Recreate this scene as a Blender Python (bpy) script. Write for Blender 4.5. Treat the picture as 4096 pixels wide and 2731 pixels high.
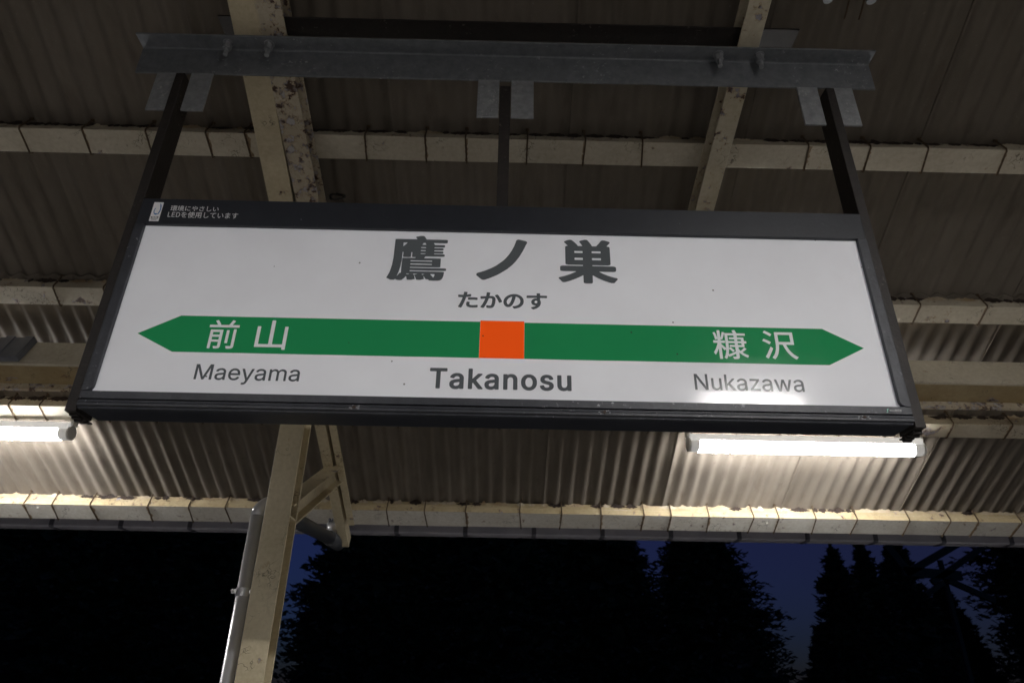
import bpy, bmesh, math, random
from mathutils import Vector, Matrix
from math import radians, sin, cos, pi, sqrt

for o in list(bpy.data.objects): bpy.data.objects.remove(o)
C = bpy.context.scene.collection
S = bpy.context.scene
EYE = 1.6                       # height of the photographer's eye above the platform

# ------------------------------------------------------------------ camera
def make_camera():
    p, r, y = radians(26.889), radians(0.985), radians(0.4357)
    fw = Vector((sin(y)*cos(p), cos(y)*cos(p), sin(p)))
    right0 = Vector((cos(y), -sin(y), 0)); up0 = right0.cross(fw)
    right = right0*cos(r) + up0*sin(r); up = -right0*sin(r) + up0*cos(r)
    cd = bpy.data.cameras.new('camera'); cam = bpy.data.objects.new('camera', cd); C.objects.link(cam)
    m = Matrix((right, up, -fw)).transposed().to_4x4(); m.translation = Vector((0, 0, EYE))
    cam.matrix_world = m
    cd.sensor_width = 36; cd.lens = 24.0; cd.clip_start = .05; cd.clip_end = 2000
    cd.dof.use_dof = True; cd.dof.focus_distance = 1.9; cd.dof.aperture_fstop = 5.6
    S.camera = cam
make_camera()

# ------------------------------------------------------------------ dusk sky, exposure
W = bpy.data.worlds.new('World'); S.world = W; W.use_nodes = True
nt = W.node_tree; nt.nodes.clear()
wo = nt.nodes.new('ShaderNodeOutputWorld'); bg = nt.nodes.new('ShaderNodeBackground')
sky = nt.nodes.new('ShaderNodeTexSky'); sky.sky_type = 'NISHITA'; sky.sun_disc = False
sky.sun_elevation = radians(5.0); sky.sun_rotation = radians(150); sky.ozone_density = 10.0
tint = nt.nodes.new('ShaderNodeMix'); tint.data_type = 'RGBA'; tint.blend_type = 'MULTIPLY'
tint.inputs[0].default_value = 1.0; tint.inputs[7].default_value = (0.0, 1.0, 1.0, 1)
nt.links.new(sky.outputs[0], tint.inputs[6]); glow = nt.nodes.new('ShaderNodeMix'); glow.data_type = 'RGBA'; glow.blend_type = 'ADD'; glow.inputs[0].default_value = 1.0
glow.inputs[7].default_value = (.47, .20, .12, 1)          # the faint red of dusk that the ozone takes out
nt.links.new(tint.outputs[2], glow.inputs[6]); nt.links.new(glow.outputs[2], bg.inputs[0])
bg.inputs[1].default_value = 0.0205
nt.links.new(bg.outputs[0], wo.inputs[0])
vs = S.view_settings
vs.view_transform = 'Standard'; vs.look = 'None'; vs.exposure = 0; vs.gamma = 1; vs.use_curve_mapping = False
S.render.engine = 'CYCLES'
S.cycles.use_denoising = True
S.cycles.max_bounces = 8; S.cycles.diffuse_bounces = 5; S.cycles.sample_clamp_indirect = 6

TUBE = 92                     # radiance of the lit tubes
TUBE_NEAR_R, TUBE_NEAR_L = 540, 185   # the brighter lamps over the middle of the platform, behind the viewer

# ------------------------------------------------------------------ materials
def mat_base(name):
    m = bpy.data.materials.new(name); m.use_nodes = True
    t = m.node_tree; b = t.nodes['Principled BSDF']
    return m, t, b
def N(t, typ, **kw):
    n = t.nodes.new(typ)
    for k, v in kw.items(): setattr(n, k, v)
    return n
def noise(t, scale, detail=4, rough=.55, stretch=None, off=0.0):
    tc = N(t, 'ShaderNodeTexCoord'); n = N(t, 'ShaderNodeTexNoise')
    n.inputs['Scale'].default_value = scale; n.inputs['Detail'].default_value = detail; n.inputs['Roughness'].default_value = rough
    mp = N(t, 'ShaderNodeMapping'); mp.inputs['Location'].default_value = (off, off*1.7, off*.6)
    if stretch: mp.inputs['Scale'].default_value = stretch
    t.links.new(tc.outputs['Object'], mp.inputs[0]); t.links.new(mp.outputs[0], n.inputs['Vector'])
    return n.outputs[0]
def ramp(t, src, stops):
    r = N(t, 'ShaderNodeValToRGB'); e = r.color_ramp.elements
    e[0].position = stops[0][0]; e[0].color = (*stops[0][1], 1)
    e[1].position = stops[-1][0]; e[1].color = (*stops[-1][1], 1)
    for p, c in stops[1:-1]:
        x = e.new(p); x.color = (*c, 1)
    t.links.new(src, r.inputs[0]); return r.outputs[0]
def step(t, src, a, b):
    m = N(t, 'ShaderNodeMapRange'); m.inputs[1].default_value = a; m.inputs[2].default_value = b
    t.links.new(src, m.inputs[0]); return m.outputs[0]
def mixc(t, fac, a, b, mode='MIX'):
    m = N(t, 'ShaderNodeMix', data_type='RGBA', blend_type=mode)
    for s, v in ((0, fac), (6, a), (7, b)):
        if isinstance(v, (int, float)): m.inputs[s].default_value = v
        elif isinstance(v, tuple): m.inputs[s].default_value = (*v, 1)
        else: t.links.new(v, m.inputs[s])
    return m.outputs[2]
def math2(t, op, a, b):
    m = N(t, 'ShaderNodeMath', operation=op)
    for s, v in ((0, a), (1, b)):
        if isinstance(v, (int, float)): m.inputs[s].default_value = v
        else: t.links.new(v, m.inputs[s])
    return m.outputs[0]
def bump(t, b, h, strength=.4, dist=.004):
    n = N(t, 'ShaderNodeBump'); n.inputs['Strength'].default_value = strength; n.inputs['Distance'].default_value = dist
    t.links.new(h, n.inputs['Height']); t.links.new(n.outputs[0], b.inputs['Normal'])

def paint(name, light, dark, peel=.0, rust=.5, seed=0., scale=22, rough=.55, primer=(.30, .29, .33), stretch=None):
    """old gloss paint: tone variation, grime, hairline cracks and flaked patches down to primer and rust"""
    m, t, b = mat_base(name)
    tone = ramp(t, noise(t, 5, 5, .6, off=seed), [(.3, dark), (.68, light)])
    fine = ramp(t, noise(t, 60, 3, .6, off=seed+3), [(.25, (.82, .80, .76)), (.7, (1, 1, 1))])
    col = mixc(t, 1.0, tone, fine, 'MULTIPLY')
    # cracks
    tc = N(t, 'ShaderNodeTexCoord'); v = N(t, 'ShaderNodeTexVoronoi', feature='DISTANCE_TO_EDGE'); v.inputs['Scale'].default_value = 26
    ns = N(t, 'ShaderNodeTexNoise'); ns.inputs['Scale'].default_value = 30
    mx = N(t, 'ShaderNodeMix', data_type='RGBA'); mx.inputs[0].default_value = .06
    t.links.new(tc.outputs['Object'], ns.inputs['Vector']); t.links.new(tc.outputs['Object'], mx.inputs[6]); t.links.new(ns.outputs[1], mx.inputs[7])
    t.links.new(mx.outputs[2], v.inputs['Vector'])
    crack = step(t, v.outputs[0], .035, .012)
    where = step(t, noise(t, 9, 3, .5, off=seed+7), .57, .65)
    crack = math2(t, 'MULTIPLY', crack, where)
    col = mixc(t, math2(t, 'MULTIPLY', crack, .8), col, (.05, .035, .025))
    if peel > 0:
        pn = noise(t, scale, 9, .62, stretch=stretch, off=seed+11)
        th = .72 - .32*peel
        mask = step(t, pn, th, th+.02)
        under = mixc(t, step(t, noise(t, 30, 5, .6, off=seed+5), .42, .58), primer, (.11*rust+.02, .045*rust+.012, .02*rust+.008))
        rim = math2(t, 'MULTIPLY', step(t, pn, th-.035, th), math2(t, 'SUBTRACT', 1.0, mask))
        col = mixc(t, math2(t, 'MULTIPLY', rim, .55), col, (.30, .17, .07))
        col = mixc(t, mask, col, under)
        h = math2(t, 'SUBTRACT', math2(t, 'MULTIPLY', noise(t, 45, 4, .6, off=seed), .25), mask)
    else:
        h = math2(t, 'SUBTRACT', math2(t, 'MULTIPLY', noise(t, 45, 4, .6, off=seed), .25), crack)
    bump(t, b, h, .5, .003)
    t.links.new(col, b.inputs['Base Color']); b.inputs['Roughness'].default_value = rough
    return m
CREAM, CREAMD = (.60, .55, .445), (.47, .42, .325)
M = {}
M['cream'] = paint('cream_paint', CREAM, CREAMD, .12, seed=1)
M['cream_worn'] = paint('worn_cream_paint', CREAM, CREAMD, .30, seed=4, scale=16)
M['cream_peel'] = paint('peeling_cream_paint', (.58, .52, .41), (.46, .39, .28), .60, rust=.4, seed=9, scale=30, primer=(.42, .40, .41))
M['cream_peel2'] = paint('chipped_cream_paint', (.58, .53, .41), (.47, .41, .29), .34, seed=15, scale=26)
M['ochre'] = paint('ochre_stained_paint', (.44, .35, .20), (.34, .24, .11), .25, seed=21, scale=14, stretch=(.5, 2, 2))
M['eave_paint'] = paint('eave_grey_cream_paint', (.72, .70, .65), (.62, .59, .53), .2, seed=27, scale=26)
M['eave_yellow'] = paint('eave_yellow_cream_paint', (.54, .45, .29), (.44, .35, .20), .26, seed=33, scale=20)
M['flake'] = paint('loose_paint_flakes', (.60, .55, .44), (.40, .27, .14), .2, seed=2)
M['pole'] = paint('post_paint', (.66, .575, .40), (.55, .47, .31), .2, seed=40, scale=12)

def metal(name, c1, c2, rough=.5, metallic=0., scale=14, seed=0., scuff=None, scuffc=(.35, .35, .37), spec=.5, bumps=.25):
    m, t, b = mat_base(name)
    col = ramp(t, noise(t, scale, 6, .65, off=seed), [(.3, c1), (.7, c2)])
    if scuff:
        mk = math2(t, 'MULTIPLY', step(t, noise(t, 70, 6, .7, off=seed+2), scuff, scuff+.05), step(t, noise(t, 7, 2, .5, off=seed+4), .5, .62))
        col = mixc(t, mk, col, scuffc)
    t.links.new(col, b.inputs['Base Color']); b.inputs['Roughness'].default_value = rough; b.inputs['Metallic'].default_value = metallic
    b.inputs['Specular IOR Level'].default_value = spec
    bump(t, b, noise(t, 90, 4, .6, off=seed), bumps, .002)
    return m
M['galv'] = metal('galvanised_steel', (.12, .13, .145), (.20, .21, .225), .55, .35, 30, 1, .60, (.36, .37, .38))
M['galv_plate'] = metal('galvanised_plate', (.20, .21, .225), (.33, .34, .355), .5, .35, 45, 6, .58, (.42, .42, .43))
M['dark_iron'] = metal('dark_and_shaded_iron', (.010, .008, .0075), (.024, .018, .016), .6, .1, 30, 11, .60, (.13, .11, .10), bumps=.8)
M['frame'] = metal('dark_grey_frame', (.012, .0145, .021), (.018, .021, .029), .42, .0, 18, 3, .66, (.16, .17, .19))
M['frame_worn'] = metal('scuffed_grey_frame', (.020, .0225, .030), (.040, .043, .054), .45, .1, 25, 8, .61, (.30, .31, .33), bumps=.6)
M['gap_shade'] = metal('black_gap', (.004, .004, .005), (.006, .006, .007), .7)  # black for the shaded gap beside the sign box
M['steel_pipe'] = metal('stainless_pipe', (.58, .58, .60), (.68, .68, .70), .28, .5, 6, 2, bumps=.04)
M['grey_pvc'] = metal('grey_drain_plastic', (.06, .065, .075), (.085, .09, .10), .4, 0, 10, 5)
M['gutter'] = metal('grey_gutter', (.30, .295, .33), (.38, .37, .41), .95, 0, 8, 7, bumps=.1, spec=.05)
M['gutter_strap'] = metal('gutter_strap', (.06, .06, .075), (.10, .10, .12), .45, .3, 20, 2)
M['bolt'] = metal('rusty_hook_bolt', (.05, .032, .018), (.13, .085, .045), .7, .2, 60, 4, bumps=.6)
M['lampcase'] = metal('lamp_case', (.66, .66, .65), (.76, .76, .75), .45, 0, 14, 3, .58, (.25, .24, .22), bumps=.08)
M['greybox'] = metal('grey_ribbed_box', (.10, .105, .12), (.15, .155, .17), .5, 0, 20, 3)
M['soot'] = metal('sooty_rust', (.012, .009, .008), (.05, .03, .02), .85, 0, 60, 3, bumps=1)
M['rust'] = metal('rust_stain', (.16, .10, .055), (.34, .26, .17), .8, 0, 70, 6)
M['concrete'] = metal('concrete', (.36, .35, .33), (.48, .47, .45), .85, 0, 3, 2)
M['earth'] = metal('grey_ballast', (.13, .125, .115), (.24, .23, .215), .95, 0, 6, 9)
M['bark'] = metal('bark', (.03, .022, .016), (.06, .045, .032), .9, 0, 12, 5, bumps=1)
M['mast'] = metal('mast_steel', (.012, .012, .012), (.03, .03, .03), .6, .2, 10, 5)

def leafmat(name, a, b2):
    m, t, b = mat_base(name)
    oi = noise(t, 2.2, 3, .6)
    t.links.new(ramp(t, oi, [(.3, a), (.7, b2)]), b.inputs['Base Color']); b.inputs['Roughness'].default_value = .7
    return m
M['leaf'] = leafmat('cedar_needles', (.045, .065, .040), (.095, .13, .085))
M['shrub'] = leafmat('shrub_leaves', (.02, .03, .014), (.04, .06, .03))

def roofmat():
    m, t, b = mat_base('corrugated_slate')
    col = ramp(t, noise(t, 2.4, 6, .65, stretch=(1, .25, 1)), [(.25, (.105, .087, .069)), (.5, (.155, .132, .107)), (.75, (.200, .174, .146))])
    col = mixc(t, step(t, noise(t, 16, 6, .7, stretch=(1, .35, 1), off=4), .62, .78), col, (.10, .085, .07))
    col = mixc(t, math2(t, 'MULTIPLY', step(t, noise(t, 110, 2, .5, off=8), .68, .76), .16), col, (.42, .40, .37))
    oi = N(t, 'ShaderNodeObjectInfo')
    col = mixc(t, 1.0, col, ramp(t, oi.outputs['Random'], [(0, (.80, .79, .77)), (1, (1.08, 1.08, 1.08))]), 'MULTIPLY')
    # rain stains running down the slope
    col = mixc(t, math2(t, 'MULTIPLY', step(t, noise(t, 7, 5, .65, stretch=(2.2, .12, 1), off=21), .55, .75), .55), col, (.075, .055, .04))
    t.links.new(col, b.inputs['Base Color']); b.inputs['Roughness'].default_value = .8
    bump(t, b, noise(t, 60, 5, .65), .35, .002)
    return m
M['roof'] = roofmat()

def signmat(name, base, emit, rough=.10, specks=True):
    m, t, b = mat_base(name)
    tc = N(t, 'ShaderNodeTexCoord')
    col = mixc(t, 1.0, base, ramp(t, noise(t, 3, 4, .6, off=2), [(.3, (.93, .92, .92)), (.65, (1, 1, 1))]), 'MULTIPLY')
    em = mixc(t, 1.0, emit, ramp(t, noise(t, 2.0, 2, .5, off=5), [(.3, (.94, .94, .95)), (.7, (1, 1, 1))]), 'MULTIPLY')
    if specks:
        v = N(t, 'ShaderNodeTexVoronoi'); v.inputs['Scale'].default_value = 26; v.inputs['Randomness'].default_value = 1
        t.links.new(tc.outputs['Object'], v.inputs['Vector'])
        sep = N(t, 'ShaderNodeSeparateColor'); t.links.new(v.outputs['Color'], sep.inputs[0])
        spot = math2(t, 'MULTIPLY', math2(t, 'LESS_THAN', v.outputs['Distance'], math2(t, 'MULTIPLY', sep.outputs[1], .075)), math2(t, 'GREATER_THAN', sep.outputs[0], .86))
        col = mixc(t, math2(t, 'MULTIPLY', spot, .8), col, (.03, .02, .015)); em = mixc(t, math2(t, 'MULTIPLY', spot, .8), em, (.02, .015, .012))
        sm = math2(t, 'MULTIPLY', math2(t, 'MULTIPLY', step(t, noise(t, 55, 7, .75, off=9), .62, .80), step(t, noise(t, 3.5, 3, .6, off=14), .5, .7)), .22)
        col = mixc(t, sm, col, (.2, .17, .14)); em = mixc(t, sm, em, (.08, .075, .07))
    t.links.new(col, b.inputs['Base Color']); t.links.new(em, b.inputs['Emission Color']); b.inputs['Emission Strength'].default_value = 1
    rg = ramp(t, noise(t, 30, 5, .65, off=1), [(.3, (rough-.03,)*3), (.7, (rough+.05,)*3)])
    t.links.new(rg, b.inputs['Roughness'])
    b.inputs['Specular IOR Level'].default_value = .15
    bump(t, b, noise(t, 220, 2, .5), .05, .001)
    return m
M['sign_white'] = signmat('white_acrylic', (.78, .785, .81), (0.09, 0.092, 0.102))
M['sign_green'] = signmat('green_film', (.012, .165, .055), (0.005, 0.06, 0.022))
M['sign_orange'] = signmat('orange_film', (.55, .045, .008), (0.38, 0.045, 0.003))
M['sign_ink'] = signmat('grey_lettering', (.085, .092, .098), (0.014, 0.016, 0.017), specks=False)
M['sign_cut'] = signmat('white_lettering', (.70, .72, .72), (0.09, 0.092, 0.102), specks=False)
def flat(name, c, rough=.5):
    m, t, b = mat_base(name); b.inputs['Base Color'].default_value = (*c, 1); b.inputs['Roughness'].default_value = rough; return m
M['print_white'] = flat('white_print', (.74, .74, .76)); M['sticker'] = flat('white_sticker', (.86, .86, .88), .35)
M['sticker_blue'] = flat('blue_print', (.04, .19, .48)); M['print_black'] = flat('black_print', (.02, .02, .025)); M['mint'] = flat('mint_print', (.30, .62, .52))
def emis(name, c, s):
    m, t, b = mat_base(name); b.inputs['Base Color'].default_value = (.8, .8, .8, 1)
    b.inputs['Emission Color'].default_value = (*c, 1); b.inputs['Emission Strength'].default_value = s; return m
M['case_glow'] = emis('lamp_case_glow', (1.0, .98, .94), .42); M['cap_glow'] = emis('end_cap_glow', (1.0, .98, .94), .22)  # own glow stands in for tube light spilling onto case and caps
M['tube'] = emis('lit_tube', (1.0, .985, .965), TUBE)
M['tube_near'] = emis('lit_tube_bright', (1.0, .97, .94), TUBE_NEAR_R); M['tube_near_left'] = emis('lit_tube_bright_left', (1.0, .97, .94), TUBE_NEAR_L)

# ------------------------------------------------------------------ mesh helpers
class MB:
    def __init__(s): s.v = []; s.f = []
    def quadbox(s, c, ax, ay, az):
        c, ax, ay, az = Vector(c), Vector(ax), Vector(ay), Vector(az); n = len(s.v)
        for i in (-1, 1):
            for j in (-1, 1):
                for k in (-1, 1): s.v.append(c + ax*i + ay*j + az*k)
        for f in ((0, 1, 3, 2), (4, 6, 7, 5), (0, 4, 5, 1), (2, 3, 7, 6), (0, 2, 6, 4), (1, 5, 7, 3)): s.f.append([n+i for i in f])
        return s
    def box(s, x0, x1, y0, y1, z0, z1):
        return s.quadbox(((x0+x1)/2, (y0+y1)/2, (z0+z1)/2), ((x1-x0)/2, 0, 0), (0, (y1-y0)/2, 0), (0, 0, (z1-z0)/2))
    def prism(s, prof, x0, x1, seg=1, jit=0, rnd=None):
        """(y, z) outline extruded along x"""
        n = len(s.v); m = len(prof)
        for k in range(seg+1):
            x = x0 + (x1-x0)*k/seg
            for (y, z) in prof:
                j = rnd.uniform(-jit, jit) if rnd else 0
                s.v.append(Vector((x, y, z+j)))
        for k in range(seg):
            a, b = n+k*m, n+(k+1)*m
            for i in range(m): s.f.append([a+i, a+(i+1) % m, b+(i+1) % m, b+i])
        s.f.append([n+i for i in range(m)][::-1]); s.f.append([n+seg*m+i for i in range(m)])
        return s
    def beam(s, p, q, u, v):
        """box bar from p to q, half widths u, v (vectors)"""
        p, q = Vector(p), Vector(q); return s.quadbox((p+q)/2, (q-p)/2, u, v)
    def tube(s, pts, r, n=10, caps=True):
        pts = [Vector(p) for p in pts]; base = len(s.v); m = len(pts); prev = None
        rr = r if isinstance(r, (list, tuple)) else [r]*m
        for i, p in enumerate(pts):
            d = (pts[min(i+1, m-1)] - pts[max(i-1, 0)]).normalized()
            if prev is None:
                a = Vector((0, 0, 1)) if abs(d.z) < .9 else Vector((1, 0, 0)); u = d.cross(a).normalized()
            else: u = (prev - d*prev.dot(d)).normalized()
            prev = u; w = d.cross(u)
            for k in range(n):
                t = 2*pi*k/n; s.v.append(p + (u*cos(t) + w*sin(t))*rr[i])
        for i in range(m-1):
            for k in range(n):
                a = base+i*n+k; b = base+i*n+(k+1) % n; s.f.append([a, b, b+n, a+n])
        if caps: s.f.append([base+k for k in range(n)][::-1]); s.f.append([base+(m-1)*n+k for k in range(n)])
        return s
    def build(s, name, mat, parent=None, origin=None, smooth=False, bevel=0):
        org = Vector(origin) if origin is not None else (Vector(parent['org']) if parent is not None and 'org' in parent else Vector((0, 0, 0)))
        me = bpy.data.meshes.new(name); me.from_pydata([tuple(v-org) for v in s.v], [], s.f)
        bm = bmesh.new(); bm.from_mesh(me); bmesh.ops.recalc_face_normals(bm, faces=bm.faces)
        if bevel: bmesh.ops.bevel(bm, geom=[e for e in bm.edges if len(e.link_faces) == 2 and e.calc_face_angle(0) > .6], offset=bevel, segments=1, affect='EDGES', clamp_overlap=True)
        bm.to_mesh(me); bm.free()
        if smooth: me.shade_smooth()
        me.materials.append(M[mat] if isinstance(mat, str) else mat)
        o = bpy.data.objects.new(name, me); C.objects.link(o)
        if parent is not None: o.parent = parent; o['org'] = parent['org'] if 'org' in parent else (0, 0, 0)
        else: o.location = org; o['org'] = tuple(org)
        return o
def tag(o, label=None, cat=None, group=None, kind=None):
    for k, v in (('label', label), ('category', cat), ('group', group), ('kind', kind)):
        if v: o[k] = v
    return o
def thing(name, loc, label, cat, group=None):
    o = bpy.data.objects.new(name, None); C.objects.link(o); o.location = loc; o.empty_display_size = .1
    o['org'] = tuple(loc); return tag(o, label, cat, group)
def copy_part(src, parent, loc, name=None):
    c = src.copy(); C.objects.link(c); c.parent = parent; c.location = loc
    return c
def R3(v): return (v[0], v[1], v[2]+EYE)
E0 = EYE
rnd = random.Random(7)

# ------------------------------------------------------------------ ground, platform, tracks
g = MB().box(-500, 500, -500, 500, -1.5, -1.2).build('ground', 'earth'); tag(g, kind='structure')
pf = MB().box(-40, 40, -7, 3.75, -1.19, 0).build('platform', 'concrete', bevel=.02); tag(pf, kind='structure')

# ------------------------------------------------------------------ canopy
canopy = thing('platform_canopy', (-.89, 2.73, 0), 'old cream painted station canopy with corrugated roof sheets, purlins and a steel post', 'canopy')
SL = -.5; NY, NZ = .4472, .8944          # roof falls away from the viewer; (NY, NZ) is its upward normal, (NZ, -NY) runs down the slope
def roofz(y, a): return a + SL*y + E0
A_RAFT, A_PUR, A_ROOF = 2.72, 2.83, 2.906
P_W = .0763                              # corrugation pitch
def sheet_mesh(name, y0, y1, waves, lift, seg):
    """one corrugated slate sheet, lower side and upper side, slightly skewed so that its edge laps the next"""
    n = (waves+1)*8; me = bpy.data.meshes.new(name); v = []; f = []
    T = .006
    for side in (0, 1):
        for j in range(seg+1):
            y = y0 + (y1-y0)*j/seg
            for i in range(n+1):
                x = -P_W/2 + P_W*i/8; z = .0080*cos(2*pi*(x/P_W)) + lift + .0075*i/n + side*T
                v.append((x, y, roofz(y, A_ROOF) + .0095 + z/NZ - 0))
    row = n+1; off = row*(seg+1)
    for j in range(seg):
        for i in range(n):
            a = j*row+i; f.append((a, a+1, a+row+1, a+row)); f.append((off+a, off+a+row, off+a+row+1, off+a+1))
    for j in range(seg):
        for i in (0, n):
            a = j*row+i; f.append((a, a+row, off+a+row, off+a))
    for i in range(n):
        for j in (0, seg):
            a = j*row+i; f.append((a, off+a, off+a+1, a+1))
    me.from_pydata([tuple(Vector(p)-Vector(canopy['org'])) for p in v], [], f); me.shade_smooth(); me.materials.append(M['roof'])
    return me
COV = P_W*9
lower = sheet_mesh('roof_sheet', 2.622, 4.06, 9, 0, 4); upper = sheet_mesh('roof_sheet_upper',   .62, 2.672, 9, .012, 4); top_ = sheet_mesh('roof_sheet_top', -.3, .80, 9, .024, 2)
for k in range(-10, 11):
    for me in (lower, upper, top_):
        if me is top_ and abs(k) > 9: continue
        o = bpy.data.objects.new('roof_sheet', me); C.objects.link(o); o.parent = canopy
        o.location = (.945 + COV*k, rnd.uniform(-.006, .006), rnd.uniform(-.001, .001)); o['org'] = canopy['org']
XL, XR = -6.8, 7.0
# far slope of the gable, behind the viewer
rr = MB(); rr.prism([(-.3, roofz(-.3, A_ROOF)+.03), (-4.6, roofz(-.3, A_ROOF)+.03-2.15), (-4.6, roofz(-.3, A_ROOF)+.04-2.15), (-.3, roofz(-.3, A_ROOF)+.05)], XL, XR)
rr.build('rear_roof_slope', 'roof', canopy)

def slope_pt(yb, down, up):
    """from the point of the purlin-underside plane at y=yb go `down` the slope and `up` along the roof normal"""
    return (yb + NZ*down + NY*up, roofz(yb, A_PUR) - NY*down + NZ*up)
bolt_mesh = None
def purlin(y_far, width, height, bot, face, seed, flakes=False):
    """rectangular purlin tilted with the roof: stepped near face, flat underside"""
    global bolt_mesh
    r = random.Random(seed); w = width
    prof = [slope_pt(y_far, 0, 0), slope_pt(y_far, 0, height), slope_pt(y_far, -w+.006, height), slope_pt(y_far, -w+.006, height*.52), slope_pt(y_far, -w+.003, height*.50), slope_pt(y_far, -w+.003, height*.44), slope_pt(y_far, -w, height*.42), slope_pt(y_far, -w, 0)]
    mb = MB().prism(prof, XL, XR, 44, .0012, r)
    p = mb.build('purlin', bot, canopy, bevel=.0015)
    # the near (viewer's) face carries its own paint
    if face != bot:
        p.data.materials.append(M[face])
        for poly in p.data.polygons:
            if poly.normal.y*NZ - poly.normal.z*NY < -.55: poly.material_index = 1
    # hook bolts: from the sheet down the near face, along the underside
    if bolt_mesh is None or abs(bolt_mesh[1]-w) > 1e-6 or abs(bolt_mesh[2]-height) > 1e-6:
        def q(d, u): return (0, NZ*d + NY*u, -NY*d + NZ*u)
        b = MB(); b.tube([q(-w-.006, height+.022), q(-w-.005, height*.5), q(-w-.005, .004), q(-w*.97, -.004), q(-w*.5, -.0045), q(.004, -.005), q(.007, .012)], .0033, 6)
        b.quadbox(q(-w-.006, height+.016), (.007, 0, 0), Vector(q(.005, 0)), Vector(q(0, .004)))
        me = b.build('hook_bolt', 'bolt', None, (0, 0, 0)); bolt_mesh = (me.data, w, height); bpy.data.objects.remove(me)
    rs = MB(); x = XL + r.uniform(.1, .25)
    while x < XR:
        o = bpy.data.objects.new('hook_bolt', bolt_mesh[0]); C.objects.link(o); o.parent = p
        o.location = Vector((x, y_far, roofz(y_far, A_PUR))) - Vector(canopy['org'])
        o.rotation_euler = (0, 0, r.uniform(-.10, .10)); o['org'] = canopy['org']
        if r.random() < .75:         # rust bled into the paint beside the wire
            wd = r.uniform(.003, .008); k0 = len(rs.v); n = 9
            for q in range(n+1):
                d = -w*.97 + w*.95*q/n; a_, b_ = wd*r.uniform(.3, 1.3), wd*r.uniform(.3, 1.3)*r.choice((.5, 1, 1.6))
                yy, zz = slope_pt(y_far, d, -.0009); rs.v += [Vector((x-a_, yy, zz)), Vector((x+b_, yy, zz))]
            for q in range(n): rs.f.append([k0+2*q, k0+2*q+1, k0+2*q+3, k0+2*q+2])
        x += P_W*r.choice((3, 3, 3, 3, 2, 4)) + r.uniform(-.012, .012)
    if rs.f: tag(rs.build('rust_stain', 'rust', p), kind='stuff')
    # ragged crust of flakes and soot where the sheets meet the purlin
    fl = MB(); so = MB(); x = XL
    while x < XR:
        L = r.uniform(.02, .13)
        hi = r.uniform(-.002, .013) * (1 if r.random() < .85 else 1.5)
        tgt = fl if r.random() < (.62 if flakes else .3) else so
        n = max(4, int(L/.006)); pts_t = []; w1 = 0.0
        for i in range(n+1):
            env = min(1, 3.2*i/n, 3.2*(n-i)/n); w1 = .6*w1 + r.uniform(-.004, .004)
            xx = x + L*i/n; u = height - .012 + (.012 + hi + w1)*env; lo = height - .013 - (.004 + abs(w1)*1.6 + (.006 if tgt is so else 0)*r.random())*env
            yy, zz = slope_pt(y_far, -w+.0045-r.uniform(0, .003), u); y2, z2 = slope_pt(y_far, -w+.0038, lo)
            pts_t.append((Vector((xx, yy, zz)), Vector((xx, y2, z2))))
        base = len(tgt.v)
        for a, c in pts_t: tgt.v += [a, c]
        for i in range(n): tgt.f.append([base+2*i, base+2*i+1, base+2*i+3, base+2*i+2])
        x += L*.94 + (r.uniform(0, .04) if r.random() < .4 else 0)
    if fl.f: tag(fl.build('paint_flake', 'flake', p), kind='stuff')
    if so.f: tag(so.build('soot_crust', 'soot', p), kind='stuff')
    # curled chips on the underside
    ch = MB()
    for i in range(60 if flakes else 30):
        xx = r.uniform(-3.6, 3.9); d = r.uniform(-w*.9, -w*.08); sz = r.uniform(.0025, .0065)
        yy, zz = slope_pt(y_far, d, -.0012); c0 = Vector((xx, yy, zz)); dn = Vector((0, -NY, -NZ)); a = r.uniform(0, 6.28)
        e1 = Vector((cos(a), NZ*sin(a), -NY*sin(a)))*sz; e2 = Vector((-sin(a), NZ*cos(a), -NY*cos(a)))*sz*.7
        base = len(ch.v); ch.v += [c0-e1-e2, c0+e1-e2*.6, c0+e1*.8+e2+dn*sz*.8, c0-e1*.7+e2*.8+dn*sz*.5]; ch.f.append([base, base+1, base+2, base+3])
    tag(ch.build('curled_chip', bot, p), kind='stuff')
    return p
purlin(4.005, .128, .074, 'eave_paint', 'eave_yellow', 5, True)
purlin(3.305, .094, .068, 'cream_worn', 'cream_worn', 6)
purlin(2.675, .094, .068, 'cream_worn', 'cream_worn', 8)
purlin(2.042, .094, .068, 'cream', 'cream_worn', 3)
purlin(1.395, .094, .068, 'cream', 'cream', 12)
purlin(.755, .094, .068, 'cream', 'cream', 13)

# rafters: H beams following the slope
def rp(x, y, up): return Vector((x, y + NY*up, roofz(y, A_RAFT) + NZ*up))
UPV = Vector((0, NY, NZ))
def hbeam(mb, p, q, up, side, hw, depth, tf=.008, tw=.006):
    """H section with its lower flange face running p..q"""
    p, q, up, side = Vector(p), Vector(q), Vector(up).normalized(), Vector(side).normalized()
    mb.beam(p+up*tf/2, q+up*tf/2, side*hw, up*tf/2)
    mb.beam(p+up*(depth-tf/2), q+up*(depth-tf/2), side*hw, up*tf/2)
    mb.beam(p+up*depth/2, q+up*depth/2, side*tw/2, up*(depth/2-tf))
    return mb
def rafter(x0, y0, x1, y1, hw, mat):
    a, b = rp(x0, y0, 0), rp(x1, y1, 0); d = (b-a).normalized(); side = d.cross(UPV)
    return hbeam(MB(), a, b, UPV, side, hw, .098).build('rafter', mat, canopy, bevel=.0015)
r1 = MB(); a, b = rp(-.885, -.3, 0), rp(-.885, 2.9, 0); X3 = Vector((1, 0, 0))
hbeam(r1, a, b, UPV, X3, .047, .098)
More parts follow.
